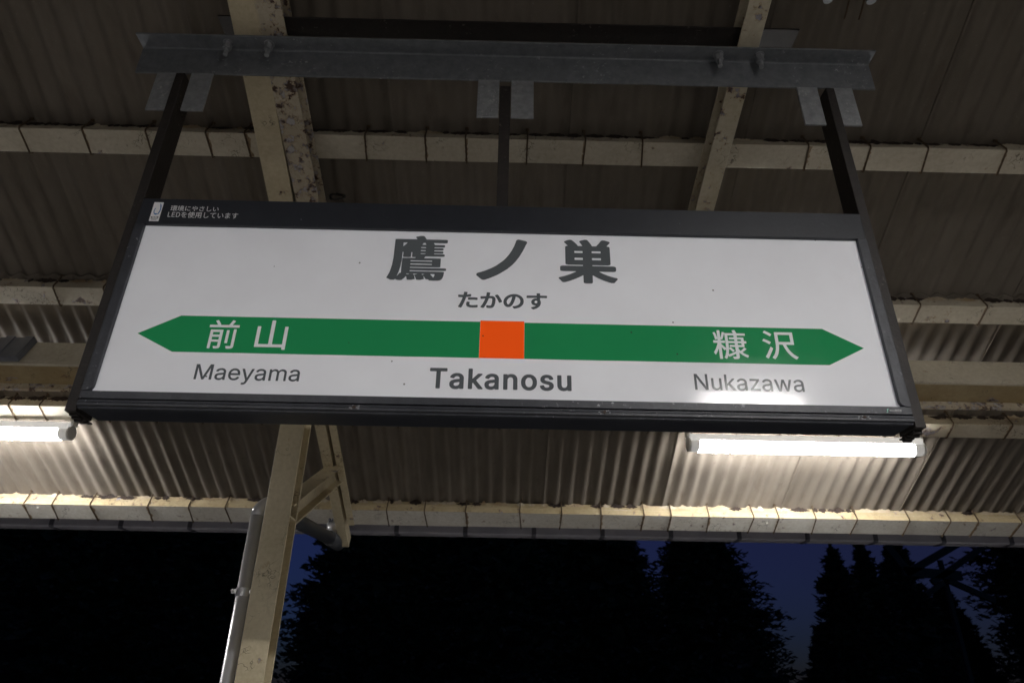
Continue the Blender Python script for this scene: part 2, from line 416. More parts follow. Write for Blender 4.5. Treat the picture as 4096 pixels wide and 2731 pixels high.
# outer end: two angles back to back, the right one stopping at the eave purlin
a, b = rp(-.9, 2.9, 0), rp(-.9, 4.03, 0); r1.beam(a+UPV*.004-X3*.009, b+UPV*.004-X3*.009, X3*.026, UPV*.004); r1.beam(a+UPV*.05+X3*.012, b+UPV*.035+X3*.012, X3*.004, UPV*.034)
a, b = rp(-.852, 2.9, .002), rp(-.852, 3.86, .002); r1.beam(a+UPV*.004+X3*.004, b+UPV*.004+X3*.004, X3*.018, UPV*.004); r1.beam(a+UPV*.052-X3*.013, b+UPV*.052-X3*.013, X3*.004, UPV*.044)
r1.build('rafter', 'pole', canopy, bevel=.001)
rafter(-.862, -.3, -.758, 2.9, .044, 'cream_peel')
rafter(.905, -.3, .705, 2.9, .036, 'cream_peel2')

# long girder under the rafters: H section lying with the roof slope
gmb = MB(); gy = 2.752
def gp(down, up): return (gy + NZ*down + NY*up, roofz(gy, A_RAFT) - NY*down + NZ*up)
def gbar(d0, d1, u0, u1): return [gp(d0, u0), gp(d1, u0), gp(d1, u1), gp(d0, u1)]
G = MB().prism(gbar(.0, .009, -.152, -.002), XL, XR, 6).prism([gp(-.0015, -.156), gp(.012, -.156), gp(.012, -.140), gp(-.0015, -.140)], XL, XR)
girder = G.build('girder', 'cream', canopy, bevel=.001)
MB().prism(gbar(.0125, .140, -.12, -.105), XL, XR, 20, .002, rnd).build('girder_web', 'ochre', girder)
MB().prism(gbar(.141, .152, -.158, -.002), XL, XR, 20, .001, rnd).build('girder_flange', 'cream_peel', girder)

# post and brace
post = MB(); px = -.88
post.box(px-.05, px+.05, 2.68, 2.688, 0, 1.13+E0).box(px-.05, px+.05, 2.772, 2.78, 0, 1.11+E0).box(px-.003, px+.003, 2.688, 2.772, 0, 1.12+E0)
post.box(px+.003, px+.048, 2.688, 2.772, .58+E0, .588+E0)
post_o = post.build('post', 'pole', canopy, bevel=.0015)
bp, bq = Vector((px, 2.781, .56+E0)), Vector((px, 3.50, .935+E0)); bd = (bq-bp).normalized(); bu = Vector((1, 0, 0)).cross(bd)
if bu.z < 0: bu = -bu
hbeam(MB(), bp, bq, bu, X3, .042, .088).build('brace', 'pole', canopy, bevel=.001)

# ------------------------------------------------------------------ eave gutter
gut = thing('rain_gutter', (0, 4.10, .80+E0), 'grey rain gutter with dark straps running along the eave above the trees', 'gutter')
prof_o = [(4.052, .880+E0), (4.055, .805+E0), (4.062, .798+E0), (4.145, .798+E0), (4.156, .806+E0), (4.158, .880+E0)]
gm = MB().prism(prof_o + [(4.154, .880+E0), (4.152, .808+E0), (4.143, .802+E0), (4.068, .802+E0), (4.059, .809+E0), (4.056, .880+E0)], XL, XR)
gm.build('gutter_trough', 'gutter', gut, bevel=0)
sm_ = None; x = -6.3
while x < 6.8:
    if sm_ is None:
        q = MB()
        q.prism([(4.046, .886+E0), (4.0495, .803+E0), (4.060, .7945+E0), (4.148, .7945+E0), (4.162, .804+E0), (4.164, .886+E0), (4.160, .886+E0), (4.1585, .806+E0), (4.146, .7975+E0), (4.063, .7975+E0), (4.0535, .805+E0), (4.050, .886+E0)], -.013, .013)
        q.box(-.012, .012, 3.98, 4.05, .878+E0, .884+E0)
        sm_ = q.build('gutter_strap', 'gutter_strap', gut); sm_.location.x = x
    else: copy_part(sm_, gut, (x, 0, 0))
    x += .405

gut.location.y += .048; gut.location.z += .006

# ------------------------------------------------------------------ downpipe, drain pipe
dp = thing('downpipe', (-1.0, 2.77, 0), 'shiny stainless steel downpipe beside the cream post', 'downpipe')
R_P = .0265
arc = [(-.986, 2.77, -EYE), (-.986, 2.77, .60)] + [(-.986+.055*(1-cos(t)), 2.77+.03*(1-cos(t)), .60+.06*sin(t)) for t in (.3, .6, .9, 1.2, 1.5)] + [(-.925, 2.81, .662)]
MB().tube([R3(p) for p in arc[:2]], R_P, 24).build('pipe', 'steel_pipe', dp, smooth=True)
MB().tube([R3(p) for p in arc[1:]], R_P+.0015, 24).build('elbow', 'steel_pipe', dp, smooth=True)
cl = MB().tube([R3((-.986, 2.77, z)) for z in (.295, .325)], R_P+.003, 24); cl.box(-1.025, -1.007, 2.745, 2.752, .302+E0, .320+E0); cl.box(-.975, -.94, 2.755, 2.772, .304+E0, .318+E0); cl.tube([R3((-1.020, 2.735, .311)), R3((-1.020, 2.765, .311))], .004, 8)
cl.build('pipe_clamp', 'steel_pipe', dp, bevel=.001)
dr = thing('drain_pipe', (-.955, 4.0, .74+E0), 'dark grey plastic drain pipe leading from the gutter outlet to the post', 'drain pipe')
MB().tube([R3(p) for p in [(-.925, 2.81, .655), (-.93, 2.9, .648), (-.945, 3.2, .668), (-.955, 3.9, .722)]], .034, 18).build('pipe', 'grey_pvc', dr, smooth=True)
MB().tube([R3(p) for p in [(-.952, 3.84, .718), (-.955, 3.98, .726), (-.955, 4.06, .728), (-.955, 4.10, .745), (-.955, 4.105, .79)]], .040, 18).build('elbow', 'grey_pvc', dr, smooth=True)
MB().tube([R3(p) for p in [(-.95, 3.16, .664), (-.951, 3.2, .668)]], .037, 18).build('coupling', 'grey_pvc', dr, smooth=True)
MB().tube([R3((-.985, 4.0, .77)), R3((-.985, 4.0, .83))], [.026, .034], 14).build('outlet_cup', 'steel_pipe', dr, smooth=True)
hk = MB(); hk.tube([R3((-.995, 3.97, .83)), R3((-1.0, 3.96, .88)), R3((-1.005, 3.95, .955))], .008, 8); hk.box(-1.02, -.985, 3.945, 3.96, .87+E0, .91+E0); hk.tube([R3((-.985, 3.965, .83)), R3((-.975, 3.965, .87)), R3((-.99, 3.955, .92))], .006, 8)
hk.build('hanger_strap', 'gutter_strap', dr)

# ------------------------------------------------------------------ tube lamps
def lamp(x0, x1, y, z, label, lit='tube', cutoff_skirt=0.0):
    t = thing('tube_lamp', ((x0+x1)/2, y, z+E0), label, 'lamp', 'tube lamps under the canopy')
    # shallow white case above, clear-covered tube below, round end caps
    if cutoff_skirt:
        for s in (-1, 1): MB().prism([(y+s*.041, z+.03+E0), (y+s*.038, z+.03+E0), (y+s*(.150), z-cutoff_skirt+E0), (y+s*(.153), z-cutoff_skirt+E0)], x0+.02, x1-.02).build('cutoff_skirt', 'lampcase', t)  # unseen hood, added so that the lamp's light misses the front roof
    prof = [(y-.036, z+.012+E0), (y-.036, z+.040+E0), (y-.024, z+.050+E0), (y+.024, z+.050+E0), (y+.036, z+.040+E0), (y+.036, z+.012+E0)]
    MB().prism(prof, x0+.01, x1-.01).build('lamp_case', 'case_glow', t, bevel=.002)
    MB().tube([(x0+.055, y, z+E0-.006), (x1-.055, y, z+E0-.006)],       .034, 24).build('tube', lit, t, smooth=True)
    for s, xa in ((1, x0), (-1, x1)):
        e = MB().tube([(xa+.056*s, y, z+E0-.002), (xa+.05*s, y, z+E0-.002), (xa+.012*s, y, z+E0-.002)], [.0355, .0365, .0365], 20)
        e.build('end_cap', 'cap_glow', t, bevel=.001)
        e = MB().tube([(xa+.0115*s, y, z+E0-.002), (xa, y, z+E0-.002)], .0365, 20); e.box(xa-.004 if s > 0 else xa-.016, xa+.016 if s > 0 else xa+.004, y-.02, y+.02, z+.035+E0, z+.075+E0)
        e.build('end_bracket', 'lampcase', t, bevel=.001)
    return t
lamp(.93, 2.135, 3.33, 1.122, 'lit white tube lamp below the right end of the name sign')
lamp(-3.40, -2.195, 3.33, 1.118, 'lit white tube lamp at the left edge below the girder')
lamp(1.55, 2.40, -1.98, 2.070, 'lit white tube lamp under the rear roof slope, mirrored in the sign', 'tube_near', 0.04)
lamp(-2.83, -1.63, -2.60, 1.75, 'lit white tube lamp under the rear roof slope, over the left half of the platform', 'tube_near_left', 0.04)

# ------------------------------------------------------------------ hanging irons
ir = thing('hanger_beam', (-.02, 1.60, 1.90+E0), 'grey galvanised angle iron with bolts above the sign', 'steel beam')
XA, XB = -1.225, 1.185
zt, zb = 1.876, 1.760; yv = 1.597
am = MB().prism([(yv-.056, zt+E0), (yv-.056, zt-.006+E0), (yv-.006, zt-.007+E0), (yv-.002, zt-.010+E0), (yv, zb+E0), (yv+.007, zb+E0), (yv+.007, zt+E0)], XA, XB, 20, .0006, rnd)
am.build('angle_bar', 'galv', ir, bevel=.001)
plate0 = None
for (xa, xb) in ((-1.150, -1.080), (-1.040, -.970), (-.112, -.043), (-.004, .068), (.925, .992), (1.036, 1.106)):
    MB().box(xa, xb, yv+.0005-.003, yv+.0045-.003+.003, zb-.164+E0, zb-.001+E0).build('tab_plate', 'galv_plate', ir, bevel=.001)
def bolt(x, y):
    b = MB(); b.tube([(x, y, zt-.006+E0), (x, y, zt-.062+E0)], .0075, 10)
    b.tube([(x, y, zt-.0062+E0), (x, y, zt-.010+E0)], .017, 12); b.tube([(x, y, zt-.0102+E0), (x, y, zt-.036+E0)], .0135, 6)
    return b.build('bolt', 'galv_plate', ir)
for x in (-.872-.062, -.872+.072, .735-.06, .735+.075): bolt(x, yv-.029)
ci = thing('clamp_iron', (-.02, 1.60, 1.99+E0), 'shade-darkened angle iron lying across the rafters, behind the bolted beam', 'steel beam')
MB().prism([(1.548, 1.972+E0), (1.62, 1.972+E0), (1.62, 2.045+E0), (1.614, 2.045+E0), (1.614, 1.978+E0), (1.548, 1.978+E0)], -.985, .955).build('angle_bar', 'dark_iron', ci, bevel=.001)  # galvanised bar coloured near black to stand for the shade on it

# ------------------------------------------------------------------ station name sign
SY = 1.576; SX0, SX1, SZ0, SZ1 = -1.0195, .9772, .6355, 1.139
sg = thing('station_sign', (-.021, 1.62, .59+E0), 'white station name sign with green band and dark frame, hung from the canopy', 'sign')
MB().box(-1.043, 1.001, 1.583, 1.664, .592+E0, 1.224+E0).build('housing', 'frame', sg, bevel=.002)
MB().box(SX0-.004, SX1+.004, SY, SY+.0065, SZ0-.004+E0, SZ1+.004+E0).build('face_panel', 'sign_white', sg)
MB().box(-1.045, 1.003, SY-.010, SY+.0068, SZ1+E0, 1.227+E0).build('top_rail', 'frame', sg, bevel=.0015)
br = [(SY-.009, SZ0+E0), (SY-.009, .6165+E0), (SY-.003, .6155+E0), (SY-.003, .6120+E0), (SY-.009, .6110+E0), (SY-.010, .6060+E0), (SY-.0085, .6050+E0), (SY-.0085, .6030+E0), (SY-.010, .6020+E0), (SY-.010, .5985+E0), (SY-.003, .5965+E0), (SY-.002, .5925+E0), (SY+.0065, .5915+E0), (SY+.0065, SZ0-.0045+E0), (SY-.0005, SZ0-.0045+E0), (SY-.0005, SZ0+E0)]
MB().prism(br, -1.045, 1.003).build('bottom_rail', 'frame_worn', sg)
def side_strip(xo, xi):
    """frame strip whose lower inner corner is rounded"""
    s = 1 if xi > xo else -1; w = abs(xi-xo); zlo = SZ0-.0005+E0; zhi = SZ1-.0006+E0; rc = w*.62
    pts = [(xo, zlo), (xi-s*rc, zlo)] + [(xi-s*rc+s*rc*sin(a), zlo+rc-rc*cos(a)) for a in (.4, .8, 1.2)] + [(xi, zlo+rc), (xi, zhi), (xo, zhi)]
    mb = MB(); n = len(pts)
    for y in (SY-.012, SY-.0006): mb.v += [Vector((x, y, z)) for x, z in pts]
    mb.f = [list(range(n)), list(range(n, 2*n))] + [[i, (i+1) % n, n+(i+1) % n, n+i] for i in range(n)]
    return mb.build('side_strip', 'frame_worn', sg, bevel=.0012)
side_strip(-1.045, SX0+.001); side_strip(1.003, SX1-.001)
for x in (-1.0475, 1.0055): MB().box(x-.0022, x+.0022, SY+.004, 1.66, .597+E0, 1.224+E0).build('gap_strip', 'gap_shade', sg)  # black strip filling the open gap to the hanger, in place of its shade
def hanger(x0, x1, z0, name='hanger'):
    return MB().box(x0, x1, 1.578 if x0 < -.5 or x0 > .5 else 1.601, 1.652, z0+E0, zb-.02+E0)
for x0, x1, z0, nm in ((-1.0785, -1.0505, .586, 'side_hanger'), (1.0085, 1.0365, .586, 'side_hanger'), (-.0405, -.0065, 1.2245, 'centre_hanger')):
    hb = hanger(x0, x1, z0)
    if nm == 'side_hanger':
        # ragged, worn lower end hanging below the box
        r2 = random.Random(int(x0*1000))
        for k in range(6):
            yy = 1.60 + .012*k; hb.box(x0+.003, x1-.003, yy-.005, yy+.005, .586-.004-r2.uniform(0, .010)+E0, .5855+E0)
    hb.build(nm, 'dark_iron', sg, bevel=.0015)
ft = MB()
for s in (-1, 1): ft.box(-.0235+s*.018, -.0235+s*.034, 1.610, 1.65, 1.2275+E0, 1.2325+E0); ft.tube([(-.0235+s*.027, 1.625, 1.2325+E0), (-.0235+s*.027, 1.625, 1.246+E0)], .005, 6)
ft.build('hanger_foot', 'dark_iron', sg)
for x in (-.371, .2415, .880):
    sc = MB().tube([(x, SY-.0100, .6055+E0), (x, SY-.0125, .6055+E0)], .0042, 12); sc.build('screw', 'soot', sg)
    rs = random.Random(int(x*999)); q = MB()
    for k in range(9):
        a = rs.uniform(0, 6.28); d = rs.uniform(.006, .013); sz = rs.uniform(.0012, .0030)
        q.quadbox((x+cos(a)*d*1.3, SY-.0104, .6055+E0+sin(a)*d*.45), (sz, 0, 0), (0, .0003, 0), (0, 0, sz*.6))
    tag(q.build('scraped_patch', 'galv_plate', sg), kind='stuff')

# lettering: outlines drawn to their own box on the face
GL = {
 'hawk': '61,7 72,4 89,3 131,6 148,22 182,3 208,0 233,0 258,4 292,38 304,52 326,89 332,79 338,61 346,16 351,12 394,9 428,13 445,20 462,23 478,31 481,34 466,97 470,105 488,70 504,25 512,14 538,12 572,13 631,33 636,43 623,79 631,86 643,70 665,31 690,27 707,27 715,12 732,5 800,2 859,3 876,4 910,13 926,25 939,43 947,61 955,88 962,124 968,178 968,187 961,192 936,195 385,195 384,196 381,205 381,214 385,219 969,219 995,222 999,232 999,259 995,266 986,269 969,271 385,271 381,277 381,286 385,293 868,293 893,299 897,304 897,475 896,484 893,487 868,489 699,489 614,489 609,493 612,502 627,520 622,525 610,529 622,533 927,534 952,538 959,546 959,573 952,580 927,584 783,584 775,586 772,591 775,600 783,602 902,602 927,605 931,609 931,636 927,646 919,649 783,650 775,651 772,654 772,663 775,672 783,674 902,674 927,677 931,681 931,690 931,708 927,715 919,719 902,721 783,721 775,722 772,726 772,735 775,741 783,743 919,743 944,746 954,753 954,780 949,789 944,792 927,793 783,794 775,802 755,834 758,838 766,840 961,840 986,843 996,852 996,906 995,908 986,912 961,916 631,916 622,926 599,969 580,993 572,997 555,999 529,999 512,997 462,981 445,974 439,969 442,960 464,924 462,917 114,916 89,911 85,906 84,484 74,340 57,232 41,160 16,88 0,52 2,43 4,41 30,29;792,67 783,74 767,97 737,133 731,142 749,144 800,144 809,141 811,133 804,97 795,70;174,86 172,88 171,97 174,102 179,97;622,80 618,88 622,97 628,88;182,99 176,106 193,169 210,259 219,322 223,385 229,421 230,618 233,624 241,624 245,618 245,520 250,514 258,512 275,509 351,509 377,516 380,520 380,591 380,618 385,623 394,623 399,618 399,520 402,516 411,514 428,512 462,512 464,502 453,490 267,489 241,487 237,484 236,160 233,157 216,155 212,151 193,115;462,109 456,124 445,139 394,141 377,139 368,133 351,129 343,129 335,132 323,142 326,144 385,144 529,144 533,142 512,139 504,133 470,121 464,115;605,120 597,127 588,140 568,142 605,144 640,142 631,138 628,133 614,127;385,344 381,349 381,358 385,368 741,368 748,367 752,358 752,349 749,345 741,344;385,415 381,421 381,430 385,440 741,440 748,439 752,430 752,421 749,416 741,415;546,584 539,591 546,602 622,602 629,591 622,584;546,650 539,654 539,663 546,674 622,674 629,663 629,654 622,650;546,721 539,726 539,735 546,743 622,743 629,735 629,726 622,721;233,751 231,753 230,762 230,834 233,838 241,840 292,840 298,834 294,825 254,771;563,794 559,798 575,825 576,834 580,839 605,840 614,838 619,834 614,826 630,798 622,794',
 'no': '104,13 136,0 171,5 258,42 397,115 467,161 607,268 715,381 772,457 840,565 909,703 960,825 969,856 999,917 999,932 994,948 972,963 886,986 834,999 816,999 799,991 781,975 775,963 769,932 735,825 683,703 671,687 666,672 630,611 578,534 541,488 495,442 409,365 363,329 293,284 171,220 101,191 31,167 6,151 0,120 5,105',
 'nest': '437,6 443,3 470,0 534,1 552,2 573,15 576,34 576,177 580,182 589,178 662,126 762,70 853,32 890,20 926,20 935,22 945,29 968,63 992,92 999,111 990,124 972,133 954,136 899,154 826,184 789,202 753,222 692,263 698,268 707,269 935,269 963,276 973,282 980,301 980,358 978,367 972,378 954,386 935,390 589,390 580,392 576,396 576,406 580,411 589,413 844,413 872,420 881,424 887,434 891,444 891,815 890,824 881,838 862,846 844,848 838,853 894,929 898,938 896,948 881,962 808,990 780,992 762,990 744,976 702,910 660,853 653,848 589,848 584,853 573,881 554,919 537,948 511,986 507,990 488,998 461,999 397,978 376,967 369,957 368,948 392,910 416,862 420,853 415,848 351,848 342,852 319,891 282,938 242,980 224,990 196,991 178,987 123,961 108,948 103,938 108,929 168,853 160,847 151,846 132,839 121,824 120,444 123,434 132,422 169,413 415,413 420,406 420,396 415,390 78,390 54,387 34,377 28,367 26,358 26,301 28,291 32,284 41,277 60,271 78,269 288,269 297,268 302,263 269,241 187,195 96,155 41,136 23,132 5,121 0,111 1,101 26,73 50,38 60,28 69,22 78,20 105,21 187,51 278,97 361,145 415,183 420,177 420,25 424,15;288,526 279,529 277,539 277,567 284,577 288,578 406,578 415,578 420,567 420,539 419,529 415,526;580,527 576,539 576,567 581,577 726,578 731,567 731,539 730,529 726,526;278,689 277,729 288,735 415,735 420,729 420,691 415,686 288,686;580,687 576,691 576,729 580,733 726,735 731,729 731,691 726,686',
 'kana': '1676,8 1683,1 1689,0 1701,5 1732,31 1757,57 1787,103 1808,143 1829,197 1840,237 1853,318 1859,399 1859,453 1853,520 1842,574 1841,709 1844,717 1981,714 1988,716 1993,723 1998,736 1999,749 1998,830 1994,846 1988,852 1981,855 1844,855 1841,871 1844,965 1843,979 1832,997 1776,997 1765,979 1763,965 1766,925 1766,857 1764,852 1714,852 1558,846 1546,836 1543,830 1538,817 1537,803 1537,736 1539,723 1546,705 1552,702 1589,702 1633,707 1645,711 1714,716 1764,717 1767,709 1767,682 1764,675 1732,674 1708,659 1695,645 1670,599 1656,561 1650,534 1644,480 1643,453 1648,386 1656,345 1670,307 1689,272 1714,247 1747,237 1745,223 1726,193 1714,178 1683,150 1664,138 1652,133 1640,116 1637,103 1639,89;66,22 71,20 77,23 86,35 91,49 100,103 104,116 119,211 122,224 147,386 172,574 181,669 189,681 195,684 226,692 282,716 292,736 292,830 291,844 289,849 282,858 276,862 270,861 257,853 201,829 198,844 210,965 207,979 201,987 195,993 164,999 139,999 133,993 128,979 128,925 120,817 114,810 102,808 15,813 9,809 1,790 0,763 1,709 3,696 9,677 21,667 102,663 105,655 85,493 66,372 35,197 17,116 12,103 11,89 11,76 16,62 21,55;552,35 556,30 569,27 575,29 580,35 587,54 601,103 620,184 639,278 657,386 667,453 670,467 689,615 693,626 730,632 743,630 755,622 764,601 769,561 769,493 763,359 758,291 751,237 745,211 737,183 730,177 724,175 706,175 687,179 668,189 656,192 650,191 643,184 636,157 639,130 641,89 645,62 656,43 687,30 699,29 724,27 749,31 768,43 780,58 796,89 806,116 814,143 826,224 832,278 838,359 841,467 842,493 844,507 844,561 841,574 839,628 833,669 824,696 811,725 786,755 768,765 755,768 712,766 706,776 717,911 720,938 720,965 712,981 662,997 650,993 643,983 641,979 640,965 638,898 633,803 629,763 625,752 581,743 519,741 513,737 506,727 504,723 503,709 505,628 510,601 513,595 525,586 606,608 612,601 588,440 563,305 539,197 511,103 510,89 512,76 519,64;1254,35 1259,29 1272,27 1315,45 1353,74 1378,100 1396,126 1419,170 1436,211 1449,251 1461,305 1468,345 1469,372 1473,399 1475,453 1473,547 1466,615 1453,682 1442,723 1422,776 1390,836 1359,873 1340,889 1322,901 1291,913 1253,916 1235,913 1185,891 1154,864 1129,835 1110,807 1085,758 1064,709 1045,642 1033,588 1022,493 1020,426 1021,386 1023,360 1027,318 1035,264 1041,237 1058,184 1079,143 1091,126 1116,110 1141,110 1166,126 1191,165 1204,197 1222,251 1241,332 1262,453 1274,547 1286,655 1294,763 1297,768 1303,765 1334,739 1361,696 1380,642 1382,628 1386,615 1393,574 1399,507 1398,453 1393,386 1385,345 1374,305 1359,267 1340,233 1303,192 1284,180 1235,162 1228,149 1226,143 1226,130 1228,116 1244,62;274,49 289,43 332,38 413,47 438,57 447,76 448,89 449,170 448,184 438,202 432,204 407,192 370,186 363,181 338,179 314,181 282,193 280,197 270,211 263,237 263,278 268,345 268,359 264,374 245,386 214,392 208,390 198,372 193,332 188,237 193,170 199,143 205,130 226,86 239,71 257,56;1123,275 1114,291 1103,332 1095,399 1096,480 1102,534 1121,615 1135,653 1148,682 1166,713 1191,743 1210,757 1216,749 1206,628 1193,520 1174,399 1162,345 1154,318 1145,291 1135,272 1129,271;928,372 936,368 942,372 979,410 989,426 990,440 989,453 988,467 975,534 943,682 919,776 907,817 891,857 886,864 874,864 842,835 829,817 827,803 827,790 849,723 870,642 894,534 913,426 916,399 920,386;1739,380 1725,399 1718,426 1717,480 1726,516 1739,538 1751,542 1757,541 1764,539 1767,534 1778,507 1780,467 1778,426 1772,399 1764,380 1751,377;232,520 239,515 251,514 295,523 338,525 370,523 376,519 419,512 432,515 440,534 441,547 440,628 436,642 432,649 413,657 351,664 264,660 251,657 233,648 225,628 224,615 224,547 227,534',
 'mae': '67,12 84,0 142,0 159,12 159,224 172,233 375,233 392,224 392,97 390,93 375,80 273,80 259,78 253,68 278,12 288,0 346,0 419,6 434,9 463,25 482,54 484,68 485,281 485,635 484,649 477,656 84,656 70,651 67,635;690,12 696,4 710,0 783,0 856,6 899,26 921,54 926,97 926,663 914,680 841,680 832,663 832,97 827,92 812,88 681,88 669,83 670,68 687,26;611,196 623,191 681,191 693,196 698,210 698,635 696,638 681,644 623,644 606,635 606,210;172,307 159,323 159,394 172,403 375,403 390,397 392,323 381,309 375,307;172,482 159,493 159,564 172,573 375,573 390,567 392,493 375,482;0,748 11,741 987,741 998,748 999,763 998,819 987,826 768,826 751,833 801,904 836,961 831,975 812,982 754,999 739,997 672,876 637,828 375,826 361,833 367,848 352,876 278,975 259,994 244,996 230,992 186,976 172,961 218,904 264,833 259,828 244,826 11,826 0,819',
 'yama': '890,10 918,0 987,0 999,10 999,776 987,785 964,785 918,785 890,776 887,187 873,177 578,177 559,187 559,972 548,992 532,999 464,999 449,992 438,972 438,736 438,187 419,177 123,177 112,187 110,776 101,784 78,785 10,784 0,776 0,88 10,80 33,79 873,79 887,69',
 'nuka': '162,2 221,0 233,3 239,14 239,386 240,398 245,404 318,294 330,301 354,329 364,324 357,249 333,150 308,89 288,52 298,39 342,5 354,7 360,14 380,52 403,113 415,110 426,89 439,79 500,108 512,118 524,122 633,182 639,175 638,89 633,84 621,82 548,82 534,76 554,27 555,14 561,8 573,4 646,5 682,10 706,23 725,52 729,76 729,212 731,217 743,214 816,147 888,96 961,59 967,64 977,76 980,89 999,126 973,142 937,157 888,185 840,220 829,237 901,297 941,336 953,348 944,361 901,393 888,390 838,336 779,282 751,311 729,348 729,398 731,410 743,415 901,415 910,423 911,534 925,542 973,543 979,559 979,608 973,617 925,618 913,628 911,732 901,742 816,742 743,742 731,745 726,757 726,794 731,809 961,811 971,818 971,868 967,880 961,885 743,885 731,887 726,893 708,942 685,992 670,999 609,986 598,979 605,955 630,893 621,885 378,884 366,908 306,923 300,917 272,806 245,720 239,744 239,967 233,979 221,981 172,981 160,979 154,967 154,744 148,713 137,769 115,856 108,868 102,893 95,905 87,912 63,909 38,901 32,893 34,880 54,818 65,769 82,670 87,664 99,663 123,667 148,676 153,670 154,645 152,633 148,628 26,628 19,621 19,559 26,545 123,544 136,542 139,534 115,460 64,336 17,249 0,225 35,150 38,147 51,145 78,188 103,237 148,348 154,324 154,14;427,156 419,163 444,299 445,336 451,344 463,338 488,316 548,249 561,242 603,287 604,299 597,307 524,377 500,396 488,402 463,378 451,371 449,373 449,398 453,423 453,534 456,546 463,550 476,544 488,544 633,544 641,534 641,497 639,484 633,480 488,479 482,472 482,460 482,423 488,416 633,415 638,410 639,262 633,255 536,206;366,370 243,509 239,522 239,534 245,544 342,544 354,550 359,559 358,621 354,625 342,628 245,628 240,633 239,658 241,670 245,674 257,668 281,663 292,670 299,682 335,781 363,868 366,876 370,868 372,856 372,410 370,373;731,480 725,484 723,497 723,534 731,544 828,544 835,534 835,497 833,484 828,480;463,611 453,621 453,794 456,806 463,811 621,811 633,806 635,794 635,757 626,744 561,742 500,742 488,734 486,695 488,682 500,676 633,676 641,670 641,621 633,614 476,614;731,614 723,621 723,670 731,676 828,676 835,670 835,621 828,614',
 'sawa': '280,9 299,0 337,42 370,91 417,190 451,305 467,388 479,503 493,513 590,513 599,503 634,388 644,371 669,305 713,223 745,174 798,108 850,58 898,20 930,2 946,10 955,25 999,75 995,83 989,91 946,117 898,155 846,207 777,305 715,437 695,503 703,513 914,513 930,514 936,520 938,948 930,956 914,956 396,953 390,948 390,931 387,520 382,454 377,437 370,371 354,305 320,207 285,141 226,58 234,40 250,32;84,25 104,18 112,25 159,108 164,124 225,240 287,371 275,388 238,421 218,429 210,421 94,190 33,91 28,75;173,536 185,526 202,520 239,569 246,585 241,602 185,641 66,701 56,706 40,706 0,651 1,635 88,591;493,608 483,618 483,849 493,863 833,863 841,849 841,618 833,608;231,816 250,804 266,815 302,865 300,882 250,922 137,986 104,999 86,981 62,948 57,931 185,854',
